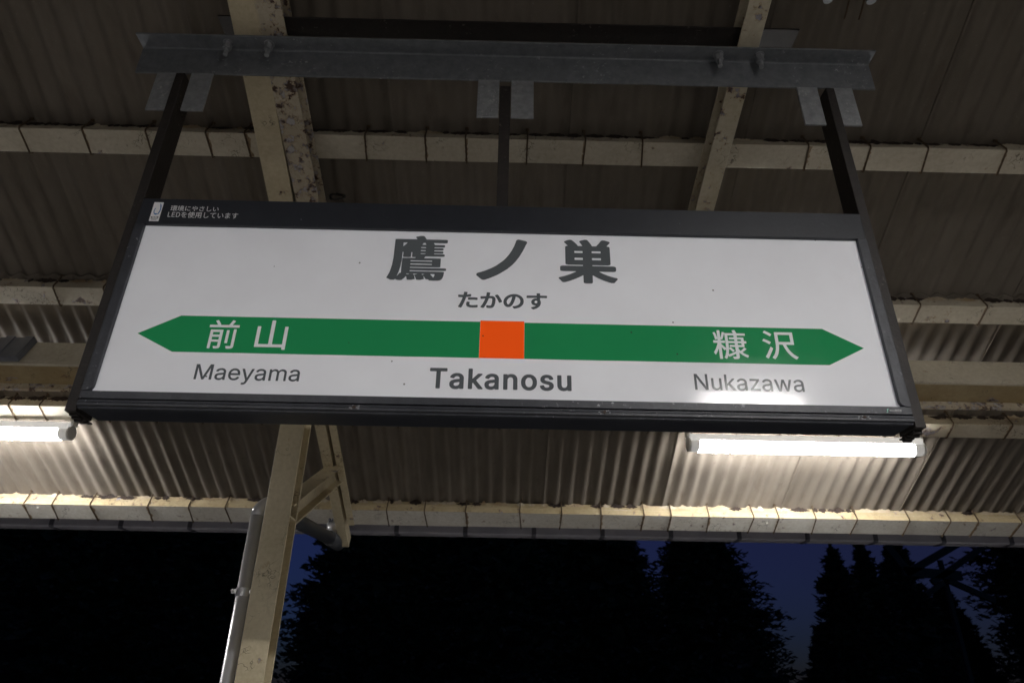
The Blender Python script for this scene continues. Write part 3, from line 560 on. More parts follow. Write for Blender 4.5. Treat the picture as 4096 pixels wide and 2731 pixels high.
 'Maeyama': '912,12 916,5 934,0 947,0 965,6 989,37 997,54 1009,97 1015,125 1023,181 1027,196 1102,662 1123,789 1122,799 1116,806 1079,804 1075,789 1072,775 1051,634 1017,422 1012,379 1008,351 1007,348 1006,351 991,464 941,789 934,805 898,806 892,798 891,789 906,704 909,676 983,224 973,153 967,125 959,105 947,94 934,94 922,100 921,97 915,68 911,26;454,210 464,205 482,205 506,217 530,249 542,280 545,266 545,238 546,224 548,220 584,219 587,224 588,238 588,634 586,676 574,733 560,767 542,791 512,810 476,810 446,791 434,778 423,761 415,746 403,713 394,676 395,662 397,657 409,651 415,644 434,635 452,685 458,697 470,711 494,721 500,721 518,712 530,697 538,676 544,634 545,606 542,591 536,582 524,573 488,565 482,561 458,554 434,539 421,526 403,498 390,450 386,379 390,323 395,295 409,257 421,236 440,217;738,210 753,204 778,209 796,218 814,236 832,264 845,295 853,323 858,351 857,365 832,383 820,387 815,379 802,335 795,323 783,309 778,304 759,300 735,305 723,316 711,335 699,369 690,408 685,464 687,470 693,473 856,473 861,478 863,492 863,535 859,620 853,662 847,690 839,719 826,752 808,781 796,794 778,807 765,811 729,808 711,795 699,781 681,752 673,733 656,676 648,634 643,591 641,549 641,478 643,422 649,379 660,323 676,280 693,246 705,231 717,220;1217,210 1230,204 1242,204 1272,220 1285,233 1303,271 1309,275 1310,238 1311,224 1315,219 1345,219 1352,224 1353,238 1353,648 1346,704 1333,749 1315,781 1303,795 1285,807 1272,811 1242,810 1212,794 1188,763 1176,739 1170,723 1161,690 1159,676 1159,662 1182,643 1194,637 1200,639 1212,679 1230,708 1254,721 1260,721 1285,710 1297,691 1305,662 1308,634 1308,606 1306,591 1303,584 1291,574 1260,568 1224,555 1200,541 1176,513 1164,487 1156,464 1151,422 1150,393 1151,351 1156,309 1164,281 1176,252 1188,232 1200,220;1862,210 1876,204 1888,204 1918,220 1930,234 1948,271 1954,278 1955,238 1957,224 1961,219 1991,219 1997,224 1999,238 1999,620 1997,660 1991,704 1979,748 1961,781 1948,794 1924,809 1888,810 1858,794 1834,765 1816,723 1807,690 1805,676 1805,662 1810,656 1840,637 1846,641 1858,679 1864,692 1876,709 1900,721 1912,719 1930,710 1942,688 1951,662 1953,634 1953,606 1951,591 1948,585 1930,572 1906,568 1870,555 1846,541 1822,513 1810,487 1802,464 1797,422 1795,393 1797,351 1802,309 1809,280 1822,251 1834,232 1846,220;2,224 5,219 41,220 43,224 44,238 44,803 47,817 70,662 134,295 142,238 150,219 180,219 186,225 189,238 261,662 283,811 285,803 286,789 286,238 288,224 295,219 325,219 332,224 333,238 333,422 333,987 331,995 325,999 277,999 271,997 267,987 185,492 168,369 165,379 159,408 146,507 65,987 59,998 5,999 0,987 0,238;1419,224 1423,219 1454,219 1458,224 1460,231 1461,238 1461,591 1463,634 1469,662 1474,676 1484,698 1496,712 1514,721 1538,706 1552,676 1558,648 1559,620 1559,238 1560,224 1562,220 1598,219 1602,224 1603,238 1603,606 1608,648 1614,676 1629,705 1635,712 1653,720 1659,719 1677,710 1689,693 1695,676 1702,634 1703,606 1703,379 1703,238 1705,224 1707,219 1743,220 1745,224 1746,238 1746,648 1745,676 1738,719 1731,743 1718,775 1707,792 1689,809 1677,812 1653,811 1641,807 1617,780 1601,747 1592,721 1586,729 1577,761 1562,793 1544,810 1520,812 1502,806 1490,794 1479,775 1466,744 1460,735 1459,789 1455,803 1423,806 1416,789 1416,238;458,304 446,317 440,330 431,365 431,379 432,408 440,434 452,456 470,469 524,486 542,499 545,492 544,408 539,379 532,351 518,322 500,303 476,300;1218,308 1207,323 1202,337 1198,351 1196,365 1195,379 1197,408 1199,422 1206,441 1212,451 1230,467 1297,491 1303,497 1310,492 1309,436 1304,379 1290,337 1279,316 1260,302 1236,300 1224,303;1864,308 1853,323 1843,351 1841,393 1844,422 1849,436 1858,452 1876,467 1936,488 1948,497 1953,492 1953,478 1953,422 1951,393 1946,365 1936,339 1924,317 1912,304 1882,300 1870,303;687,572 686,577 691,620 697,648 717,696 729,711 741,716 759,716 778,710 790,695 798,676 803,662 810,634 814,606 817,577 814,565 693,565',
 'Takanosu': '346,7 359,0 388,2 405,16 422,43 426,29 435,16 473,16 483,34 484,47 484,533 483,574 479,614 475,641 465,682 460,698 448,728 439,741 431,753 414,767 380,771 363,766 350,755 337,740 320,710 312,688 299,644 289,587 289,574 292,560 299,546 329,518 337,515 346,528 354,569 363,595 367,604 384,619 397,619 409,607 414,596 419,574 423,533 424,506 421,493 418,488 367,468 346,455 320,427 308,404 299,380 290,344 285,304 283,263 283,223 285,169 293,115 304,74 316,43 333,18;840,7 855,0 880,2 897,14 914,41 919,39 923,25 927,17 931,15 965,15 970,18 976,34 977,47 977,533 975,587 970,628 966,655 961,675 948,714 936,737 923,754 906,768 872,771 859,767 842,754 821,724 808,697 799,668 793,641 785,601 782,574 785,560 787,554 796,543 825,516 834,518 838,525 844,547 845,560 849,574 855,592 863,607 876,619 893,618 902,608 910,587 916,547 917,506 914,490 863,469 842,457 825,442 808,417 796,390 790,371 781,331 777,290 776,223 778,182 782,142 790,101 804,55 817,31 830,14;1377,7 1394,0 1419,2 1436,14 1457,43 1470,69 1489,128 1502,196 1510,263 1513,331 1514,371 1513,439 1510,506 1506,547 1500,587 1493,628 1487,650 1466,713 1449,742 1428,766 1411,771 1377,767 1360,752 1343,726 1330,698 1322,673 1307,614 1295,533 1291,479 1289,412 1290,304 1296,236 1299,209 1308,155 1321,101 1339,55 1356,27 1364,17;1625,7 1631,2 1644,0 1670,2 1691,17 1704,32 1719,61 1734,101 1743,142 1748,182 1749,209 1748,290 1743,331 1733,369 1728,385 1721,403 1704,431 1678,456 1648,476 1636,488 1627,506 1622,533 1622,560 1627,593 1631,605 1640,618 1653,622 1665,619 1674,607 1683,574 1687,551 1691,533 1695,526 1708,526 1733,542 1743,560 1744,574 1744,587 1739,628 1731,668 1719,709 1712,725 1695,752 1678,767 1665,771 1644,771 1627,766 1614,754 1602,737 1589,714 1574,668 1566,628 1562,587 1561,520 1563,479 1566,452 1576,412 1581,397 1593,368 1614,338 1674,291 1682,272 1686,250 1687,223 1684,196 1682,189 1674,168 1657,153 1644,153 1631,163 1629,169 1623,181 1619,199 1612,250 1602,266 1598,266 1564,242 1559,238 1554,223 1554,209 1555,196 1557,169 1562,142 1566,115 1578,74 1585,57 1602,28 1614,14;1878,7 1890,4 1911,14 1924,28 1937,52 1939,47 1941,33 1950,16 1988,15 1992,20 1998,34 1999,47 1999,736 1996,751 1988,760 1950,760 1945,756 1941,747 1939,736 1939,722 1939,304 1938,277 1934,236 1924,194 1916,175 1907,165 1895,162 1886,165 1878,177 1873,188 1867,209 1863,236 1860,290 1860,722 1860,736 1858,749 1856,753 1848,760 1814,760 1805,756 1801,747 1799,736 1799,722 1799,277 1800,236 1804,182 1809,142 1817,101 1831,58 1839,41 1856,18;100,20 104,15 142,15 146,18 151,26 153,34 154,47 154,830 159,839 235,839 244,851 246,857 247,871 246,979 240,996 235,999 151,999 11,999 6,995 0,979 0,871 1,857 7,844 11,839 15,839 87,839 91,837 93,830 93,47 94,34;552,20 558,15 592,15 596,17 604,34 605,47 605,277 606,290 613,312 617,301 627,263 685,29 694,16 740,15 745,17 752,34 754,47 751,61 667,398 658,439 736,693 745,722 746,736 740,756 732,760 689,760 681,753 621,560 609,518 607,520 605,533 605,965 604,979 600,992 596,998 592,999 554,998 550,992 546,979 545,965 545,47 546,34;1046,20 1050,15 1088,16 1098,34 1099,47 1100,493 1103,533 1108,560 1118,594 1122,604 1127,608 1135,615 1143,616 1156,608 1166,587 1170,574 1174,547 1178,493 1178,47 1179,34 1186,18 1190,15 1228,16 1237,29 1238,34 1239,47 1239,196 1239,506 1238,547 1234,601 1230,628 1226,655 1216,698 1199,737 1186,755 1169,769 1143,771 1131,767 1118,755 1101,728 1093,756 1088,759 1050,760 1046,757 1041,749 1039,736 1039,722 1039,47 1040,34;371,153 359,162 349,182 344,209 344,236 345,263 350,287 359,306 376,320 401,329 418,338 422,338 424,331 424,290 420,236 415,209 411,196 405,179 397,164 384,155;863,153 851,163 843,182 840,196 837,223 837,236 838,250 841,277 846,296 855,309 872,322 893,328 897,333 914,340 917,331 916,263 911,223 902,188 897,177 889,163 876,153;1402,154 1385,163 1381,168 1370,196 1363,223 1358,250 1354,290 1350,371 1350,412 1354,479 1358,520 1363,547 1370,574 1381,605 1398,619 1407,617 1419,607 1428,592 1437,560 1446,506 1450,466 1453,398 1453,371 1450,304 1442,236 1433,196 1428,181 1419,164',
 'Nukazawa': '379,8 397,6 418,19 439,54 451,91 454,111 458,91 458,25 460,19 491,17 496,19 498,25 498,737 496,746 491,751 460,751 456,737 456,273 452,224 444,183 434,150 423,133 413,122 403,118 392,121 377,135 367,157 361,179 354,224 352,273 352,737 346,751 314,751 310,737 310,273 313,190 318,141 325,108 328,91 340,53 361,19;828,8 843,0 864,1 874,6 890,23 900,41 911,69 916,89 920,75 921,23 926,17 957,17 961,25 961,505 959,571 954,621 949,654 932,711 911,744 890,759 854,759 833,743 812,711 797,672 792,651 785,621 779,588 781,579 786,568 807,548 817,546 826,588 838,622 854,645 869,651 895,642 906,623 911,604 917,571 918,555 918,488 911,468 885,453 854,442 828,427 812,411 802,395 792,373 779,323 773,273 773,207 775,157 779,124 790,75 797,55 817,18;1291,8 1305,0 1326,0 1336,5 1352,20 1362,38 1378,84 1383,93 1384,25 1388,17 1419,17 1423,25 1423,522 1421,588 1415,637 1403,684 1397,704 1388,724 1378,740 1352,760 1326,761 1315,758 1295,742 1274,709 1258,665 1251,637 1243,588 1248,571 1253,565 1263,557 1269,550 1279,545 1294,604 1305,628 1315,643 1331,650 1341,650 1357,643 1369,621 1378,588 1382,538 1381,488 1372,466 1341,450 1320,445 1289,426 1274,409 1263,393 1255,373 1242,323 1236,273 1235,224 1236,174 1242,124 1253,77 1269,35 1279,19;1867,8 1881,0 1901,0 1912,5 1927,21 1938,39 1953,85 1958,95 1960,25 1964,17 1995,17 1999,25 1999,505 1996,588 1990,637 1987,654 1979,683 1969,712 1953,739 1927,760 1907,762 1891,758 1870,742 1849,710 1835,671 1831,654 1823,621 1818,588 1824,571 1849,546 1855,545 1864,588 1870,607 1881,629 1891,644 1907,650 1927,646 1932,643 1943,626 1950,604 1955,571 1958,505 1956,488 1951,472 1943,463 1917,450 1896,445 1865,427 1839,393 1831,373 1817,323 1811,273 1811,207 1812,174 1817,124 1828,75 1844,35 1855,19;0,25 3,17 40,17 43,25 43,604 41,770 42,787 45,795 79,604 195,26 200,17 242,17 246,25 246,969 246,985 242,999 205,998 203,985 204,257 203,240 200,228 181,339 52,985 50,993 45,999 3,999 0,985;556,25 558,19 563,17 594,17 597,25 598,290 615,342 620,348 696,41 703,18 745,17 750,19 752,25 665,373 654,422 651,439 727,687 742,737 740,750 698,750 693,740 600,433 598,439 597,455 597,985 594,998 563,999 558,995 556,985;1013,25 1015,19 1020,17 1191,17 1197,25 1197,124 1191,132 1077,132 1072,134 1069,141 1192,654 1193,704 1193,737 1191,746 1186,751 1020,750 1017,737 1017,654 1020,636 1134,635 1137,621 1013,108;1534,25 1538,17 1569,17 1575,25 1604,356 1607,373 1621,553 1626,551 1628,538 1640,373 1672,25 1678,17 1709,17 1714,25 1782,737 1777,751 1746,751 1741,746 1738,737 1726,588 1724,571 1696,240 1694,206 1689,228 1687,240 1675,406 1656,621 1649,720 1646,737 1642,751 1606,751 1602,737 1573,406 1571,373 1568,356 1560,240 1554,201 1539,389 1521,588 1514,687 1511,704 1509,737 1507,745 1502,751 1471,751 1466,737 1470,687;838,119 828,134 820,157 816,174 815,190 814,240 815,257 821,290 828,306 843,328 900,356 916,367 919,356 918,240 907,174 900,152 890,132 880,119 859,110;1300,120 1289,136 1284,151 1277,190 1276,224 1277,257 1284,290 1295,313 1305,327 1336,345 1362,355 1378,366 1382,356 1382,257 1379,224 1374,190 1365,157 1357,138 1341,117 1320,110;1875,120 1865,136 1860,150 1852,190 1853,257 1859,290 1870,314 1881,327 1938,355 1953,366 1958,356 1958,273 1956,240 1955,224 1950,190 1945,174 1938,150 1917,117 1896,110',
 'eco1': '378,12 383,0 408,28 420,51 429,80 440,126 446,171 452,263 457,282 475,282 478,263 479,80 480,57 487,28 499,17 530,16 542,22 549,32 556,80 558,149 555,164 549,179 542,184 540,171 539,103 536,90 530,76 506,76 499,100 498,126 499,269 506,282 530,282 534,308 533,582 530,590 408,590 402,582 400,559 400,308 405,285 408,282 426,282 430,263 429,217 420,154 413,126 401,95 370,57;116,35 119,15 126,13 188,80 189,126 187,133 181,133 144,97 142,103 140,126 141,217 175,307 184,240 197,171 224,73 242,32 254,17 260,23 268,57 265,80 242,117 224,171 232,194 254,240 260,263 254,285 248,300 242,293 217,231 211,224 202,263 196,308 199,322 242,322 246,331 247,354 247,536 242,548 113,548 109,536 110,331 113,322 144,320 147,308 137,285 107,229 95,211 83,203 80,217 80,263 76,274 58,254 51,263 51,513 58,528 70,528 76,536 78,559 76,588 70,601 56,605 51,627 51,832 58,844 76,844 80,855 80,901 76,915 9,915 2,901 3,851 9,844 27,844 31,832 31,627 27,601 9,601 5,582 6,536 9,528 27,528 31,513 31,240 27,223 21,213 2,194 0,171 3,130 9,122 76,203 80,194 89,148 95,142 119,181 122,171 122,126 121,103 113,57;1565,35 1597,31 1621,49 1640,72 1652,95 1670,141 1692,217 1702,263 1699,285 1689,333 1683,323 1664,244 1646,186 1621,141 1591,117 1572,120 1554,140 1539,194 1534,263 1534,445 1536,468 1539,901 1537,924 1517,927 1513,901 1513,217 1515,171 1521,126 1529,92 1535,71 1548,48;619,57 622,49 636,57 638,80 638,126 644,217 659,377 653,406 647,406 634,293 629,331 629,468 632,605 639,764 647,880 640,897 634,905 628,905 621,878 609,536 607,399 608,285 614,103;994,57 996,44 1002,36 1014,47 1019,57 1019,80 1010,194 992,377 968,582 971,605 1002,656 1045,703 1057,707 1076,703 1091,673 1102,627 1103,605 1102,536 1094,488 1082,457 1063,441 1051,441 1027,461 1021,473 1019,468 1017,445 1017,399 1021,387 1045,365 1057,362 1082,369 1100,397 1115,445 1119,468 1126,536 1127,605 1121,673 1106,732 1100,751 1088,770 1063,782 1051,778 1033,771 1028,787 1036,810 1036,832 1014,905 996,954 984,924 984,901 1002,844 1021,775 1027,764 996,728 959,670 953,701 941,787 929,861 910,832 910,810 919,764 935,650 933,627 904,578 892,565 881,536 886,494 892,463 935,544 941,551 947,549 955,491 968,377 986,171;1255,57 1266,48 1284,43 1321,43 1358,54 1370,75 1372,103 1372,126 1370,143 1327,130 1321,122 1284,123 1260,139 1247,160 1235,200 1232,217 1229,263 1229,285 1233,354 1239,399 1239,422 1235,430 1223,437 1218,422 1214,399 1210,354 1207,308 1207,240 1209,194 1215,149 1229,98 1241,73;1827,80 1842,78 1854,95 1863,126 1879,217 1887,285 1888,331 1879,371 1873,387 1870,377 1867,331 1856,240 1842,184 1836,180 1830,184 1817,221 1810,263 1803,331 1798,422 1797,491 1795,605 1796,832 1793,841 1774,841 1771,832 1772,513 1779,331 1784,263 1796,171 1805,130 1814,103;731,103 757,92 794,95 824,112 830,117 833,126 832,194 830,200 824,203 812,190 794,183 745,182 732,187 717,217 712,240 711,263 711,308 713,354 708,379 696,382 694,377 688,263 692,194 702,148 714,119;295,171 297,156 303,152 316,166 377,258 382,285 379,331 377,340 352,304 349,331 349,627 352,654 371,654 376,673 376,719 371,730 352,730 349,741 349,832 349,969 346,978 340,981 334,981 328,973 327,969 327,741 322,730 303,730 297,727 295,719 295,673 297,659 322,654 327,627 327,285 321,263 297,231 292,217;1975,263 1977,250 1983,248 1995,268 1999,285 1997,354 1990,468 1978,605 1961,741 1952,787 1946,804 1940,798 1932,787 1929,764 1941,696 1960,536 1973,354;426,340 422,354 422,399 426,411 512,408 514,399 514,354 512,343;1365,354 1370,349 1376,351 1385,399 1384,422 1373,468 1362,536 1343,673 1345,684 1382,711 1401,734 1402,741 1400,787 1394,809 1364,779 1339,767 1332,787 1325,878 1323,924 1321,936 1315,943 1302,937 1298,924 1312,764 1309,753 1284,750 1235,753 1204,763 1198,751 1197,741 1197,696 1204,681 1235,669 1296,669 1302,675 1315,677 1321,669 1338,536 1353,445 1352,438 1345,435 1321,441 1315,449 1309,444 1306,399 1308,377;132,385 129,399 129,468 132,482 224,482 227,468 227,399 224,385;426,464 422,491 422,513 426,532 506,532 512,528 514,513 514,491 512,469 506,464;93,605 95,601 260,601 266,627 266,650 260,669 95,669 90,650 90,627;390,650 395,646 542,646 547,650 551,673 551,696 549,710 510,719 509,741 512,764 516,810 512,821 499,826 496,810 489,741 487,729 481,715 450,715 448,719 445,764 438,824 432,829 426,823 421,810 428,741 426,719 389,710 387,696 387,673;753,719 769,715 781,722 818,727 822,741 822,787 818,815 806,806 775,801 732,801 708,813 707,810 704,787 704,741 708,727;102,741 107,727 254,731 257,741 256,946 248,955 107,955 103,946 102,924;126,783 120,810 120,878 126,892 144,892 148,878 148,810 145,787;168,783 165,810 165,878 168,892 187,892 192,878 192,810 189,787;211,783 208,810 208,878 211,892 230,892 236,883 237,878 236,800 230,783;396,855 401,844 420,844 432,836 444,844 493,844 499,839 536,844 541,855 541,901 536,912 512,912 487,912 481,921 476,969 469,999 457,987 453,969 459,924 457,916 401,912 396,901',
 'eco2': '598,14 601,0 609,0 613,14 613,743 629,902 634,970 631,982 623,999 618,969 609,873 598,765 589,697 569,583 568,561 574,509 579,507 585,538 596,616 598,606;629,14 631,5 636,6 657,52 679,129 688,103 710,56 727,28 745,8 753,3 756,14 762,60 758,79 732,103 705,145 694,174 689,196 698,310 701,384 705,397 753,397 756,424 756,674 754,697 753,701 705,701 703,720 703,788 705,802 758,802 762,811 763,856 758,875 723,875 705,875 703,902 703,970 701,992 692,997 688,992 686,970 686,902 684,875 631,875 629,856 630,811 631,802 684,802 686,788 686,720 684,701 640,701 636,684 635,674 635,424 636,414 640,397 684,397 686,378 681,287 675,236 666,268 649,369 640,363 638,356 638,333 644,287 664,174 657,144 649,117 627,73 624,60;786,14 788,5 793,23 803,105 812,242 814,310 819,337 863,337 864,333 866,310 866,37 867,28 871,10 880,10 882,37 882,310 884,337 937,337 939,310 939,105 937,94 932,87 906,87 901,83 906,19 911,10 932,10 941,20 945,26 949,37 952,60 953,105 953,902 950,921 806,921 802,902 802,469 798,287 793,196 790,151 785,105 778,60 781,37;1068,37 1081,33 1085,41 1103,50 1116,73 1124,94 1133,119 1151,196 1162,265 1161,287 1155,325 1151,339 1143,287 1133,234 1116,169 1103,142 1090,127 1072,124 1059,140 1051,174 1048,196 1045,219 1044,242 1044,356 1045,811 1047,834 1047,925 1046,931 1042,933 1033,933 1027,925 1028,856 1029,834 1029,811 1028,765 1028,606 1027,561 1027,219 1031,151 1043,83 1055,50;437,60 452,46 492,46 522,59 524,83 524,128 522,143 492,124 461,119 452,124 439,143 433,174 431,219 433,265 438,310 444,335 457,382 461,392 463,378 463,242 465,230 474,230 478,238 479,242 478,310 478,430 483,452 513,520 535,561 537,583 533,629 531,642 526,637 522,621 478,524 469,583 457,614 439,612 426,595 424,606 428,629 439,736 444,746 465,751 487,757 505,772 507,788 508,834 505,848 470,825 448,822 446,834 450,925 448,944 444,950 439,951 435,942 433,925 431,856 430,834 426,819 382,825 380,811 380,765 382,746 391,746 400,739 417,739 421,720 414,652 405,583 379,424 378,399 387,366 391,367 409,469 414,492 422,517 435,544 444,548 452,542 457,528 462,492 459,469 439,408 430,370 420,310 416,265 415,219 416,151 422,101 430,72;1338,60 1343,56 1343,60 1348,105 1349,128 1347,147 1321,168 1303,208 1295,241 1284,310 1281,356 1279,401 1280,492 1284,561 1289,606 1298,674 1308,720 1316,751 1325,772 1351,792 1364,792 1367,811 1367,856 1364,875 1312,860 1308,854 1260,834 1207,807 1202,788 1203,765 1206,720 1207,715 1216,727 1251,751 1277,762 1290,774 1295,773 1297,765 1280,674 1271,606 1268,561 1262,447 1263,356 1267,287 1271,242 1279,196 1290,142 1308,95 1316,80;1657,60 1661,51 1679,41 1701,54 1709,80 1714,105 1719,174 1719,242 1722,252 1735,220 1749,180 1766,109 1770,110 1776,151 1777,174 1775,186 1757,252 1744,290 1723,333 1717,356 1716,492 1718,504 1766,526 1770,529 1772,538 1773,583 1772,606 1770,612 1757,599 1718,587 1716,606 1716,720 1718,734 1766,756 1771,765 1772,811 1770,839 1757,826 1735,819 1718,807 1716,834 1716,925 1715,947 1705,951 1703,947 1700,925 1701,902 1701,834 1698,811 1674,807 1670,813 1644,824 1639,822 1638,811 1638,765 1639,755 1657,739 1696,731 1700,720 1700,606 1696,579 1674,579 1670,587 1639,597 1637,583 1637,538 1639,520 1661,507 1696,504 1701,492 1702,378 1701,364 1674,364 1657,341 1648,316 1642,287 1639,261 1638,242 1637,219 1638,151 1644,99 1648,82;1874,60 1880,38 1893,55 1901,78 1914,120 1921,151 1929,196 1934,242 1938,287 1941,356 1942,424 1941,469 1937,538 1935,561 1935,720 1936,728 1941,731 1993,728 1997,733 1999,743 1999,788 1997,802 1993,807 1941,807 1936,812 1935,834 1935,925 1932,944 1919,939 1917,925 1918,834 1917,811 1914,802 1880,802 1832,797 1827,793 1826,765 1826,720 1832,711 1871,728 1914,731 1920,720 1919,637 1914,628 1906,636 1901,633 1888,614 1875,551 1870,492 1869,447 1869,401 1873,356 1880,310 1888,279 1901,268 1914,276 1917,265 1910,213 1897,163 1880,121 1869,105 1869,83;1462,83 1469,82 1478,98 1488,151 1496,219 1500,265 1503,310 1503,333 1495,382 1491,387 1484,287 1480,242 1474,205 1469,187 1461,187 1452,228 1445,287 1441,356 1438,447 1437,515 1437,834 1434,845 1421,845 1419,834 1421,492 1424,356 1429,265 1437,174 1443,136 1452,97;0,105 3,91 81,91 85,105 85,151 81,177 25,177 20,182 19,196 19,538 19,856 16,883 3,883 0,856;113,105 116,91 199,91 202,105 202,151 199,177 134,177 131,196 131,447 134,461 186,461 188,469 189,538 186,549 134,549 131,561 131,583 131,788 134,800 195,800 200,811 200,856 199,866 195,883 116,883 115,879 113,856;235,105 238,91 273,91 291,97 304,118 313,141 321,174 332,242 340,333 344,469 344,515 342,538 341,629 336,697 331,743 326,777 317,819 300,863 278,883 238,883 237,879 235,856;1666,124 1657,147 1654,174 1652,196 1652,219 1655,242 1661,272 1679,296 1687,296 1701,282 1703,265 1702,174 1699,151 1692,123 1687,118 1674,117;256,170 253,196 253,788 256,800 278,800 286,793 300,766 308,731 314,697 319,652 323,583 323,424 322,378 317,310 308,242 300,208 291,187 273,171;1565,265 1570,251 1576,265 1582,287 1580,378 1576,469 1567,606 1557,720 1550,788 1548,799 1543,810 1533,788 1532,765 1536,743 1545,652 1554,538 1562,378;1897,346 1889,378 1886,401 1885,447 1886,492 1892,538 1897,551 1906,564 1910,557 1918,538 1924,492 1923,424 1920,378 1914,351 1906,341;819,413 817,424 817,583 819,595 863,595 866,583 866,424 863,413;884,413 882,424 882,583 884,595 937,595 939,583 939,424 937,413;653,466 650,492 650,606 652,629 653,633 684,633 686,606 686,492 685,469 684,466;705,466 703,492 703,606 705,629 705,633 738,629 741,606 741,492 738,469;819,671 817,697 817,834 819,845 863,845 866,834 866,697 864,674 863,671;884,671 882,697 882,834 884,845 937,845 939,834 939,697 937,671',
 'award': '73,10 77,1 108,0 113,10 115,38 119,48 129,52 276,52 297,6 318,6 328,28 330,38 330,535 318,552 203,552 192,562 265,665 307,758 321,728 339,670 349,662 370,693 373,700 374,728 328,852 297,924 286,940 276,942 265,931 254,893 290,810 286,799 265,796 245,746 213,693 208,728 208,976 203,998 171,999 165,976 164,645 140,613 98,582 45,555 4,543 0,535 1,507 14,464 25,456 66,473 72,452;1245,10 1250,0 1292,57 1346,176 1379,286 1401,397 1407,443 1418,467 1446,314 1467,231 1486,176 1522,84 1554,28 1575,6 1585,22 1600,66 1600,93 1554,164 1522,241 1498,314 1466,452 1457,507 1448,590 1460,600 1585,600 1596,605 1600,617 1600,673 1596,685 1585,690 1439,690 1433,700 1435,976 1428,999 1397,999 1390,976 1390,810 1388,755 1382,700 1376,690 1240,690 1227,673 1227,617 1240,600 1365,600 1376,590 1370,507 1358,424 1326,286 1302,217 1281,171 1229,89 1224,66;1655,10 1659,1 1680,1 1753,58 1781,93 1795,142 1837,144 1847,143 1855,121 1855,93 1858,89 1920,45 1962,1 1973,1 1998,38 1996,66 1929,121 1931,131 1941,143 1952,144 1961,176 1961,314 1961,507 1952,530 1700,530 1690,523 1686,507 1686,176 1690,153 1721,138 1727,121 1680,87 1648,76 1642,66 1644,38;983,66 988,43 1020,43 1032,66 1028,121 1028,424 1031,452 1072,545 1110,645 1139,728 1140,755 1124,796 1041,797 1032,810 1031,948 1020,959 988,958 985,948 984,921 984,810 978,797 863,800 856,783 856,728 860,700 863,696 868,700 873,705 1062,705 1064,700 1063,673 1055,645 999,524 967,473 925,418 863,358 842,347 837,341 831,314 846,259 852,245 863,248 925,305 978,372 984,341;119,135 115,148 115,176 119,193 129,199 276,199 285,176 285,148 276,131;421,148 433,132 768,132 773,148 773,203 772,231 768,241 632,236 622,241 618,259 618,700 622,710 632,714 747,714 752,728 753,783 751,810 747,820 726,815 464,815 454,821 449,810 447,783 448,728 454,714 559,714 569,710 573,700 573,259 569,241 559,236 454,236 433,241 424,231 423,221;1732,218 1728,231 1732,248 1742,254 1910,254 1919,231 1910,214;1139,259 1156,236 1166,246 1179,286 1181,314 1145,382 1098,452 1082,469 1072,462 1060,424 1057,397 1103,325;119,276 115,286 115,314 119,340 129,346 276,346 285,314 285,286 276,272;1732,324 1728,341 1732,359 1742,364 1910,364 1919,341 1910,318 1742,318;119,418 115,452 119,478 129,484 276,484 285,452 282,424 276,414;1732,435 1728,452 1732,465 1742,469 1910,469 1919,452 1910,429 1742,429;1707,590 1711,580 1721,576 1931,576 1937,590 1936,755 1931,766 1721,766 1711,760 1707,728;32,645 45,632 52,645 101,783 122,866 126,893 123,921 119,928 98,937 85,921 60,810 18,700 17,673;1753,639 1749,673 1753,690 1763,696 1889,696 1894,673 1893,645 1889,635;1644,700 1648,688 1680,683 1686,700 1686,783 1690,800 1700,806 1952,806 1957,783 1957,700 1962,684 1994,684 1999,700 1999,866 1994,879 1941,881 1936,893 1956,948 1955,976 1952,983 1920,995 1889,889 1879,879 1847,879 1842,893 1842,976 1837,998 1805,999 1799,976 1799,893 1795,883 1763,879 1721,989 1700,984 1693,976 1692,948 1708,893 1700,879 1659,879 1648,875 1645,866',
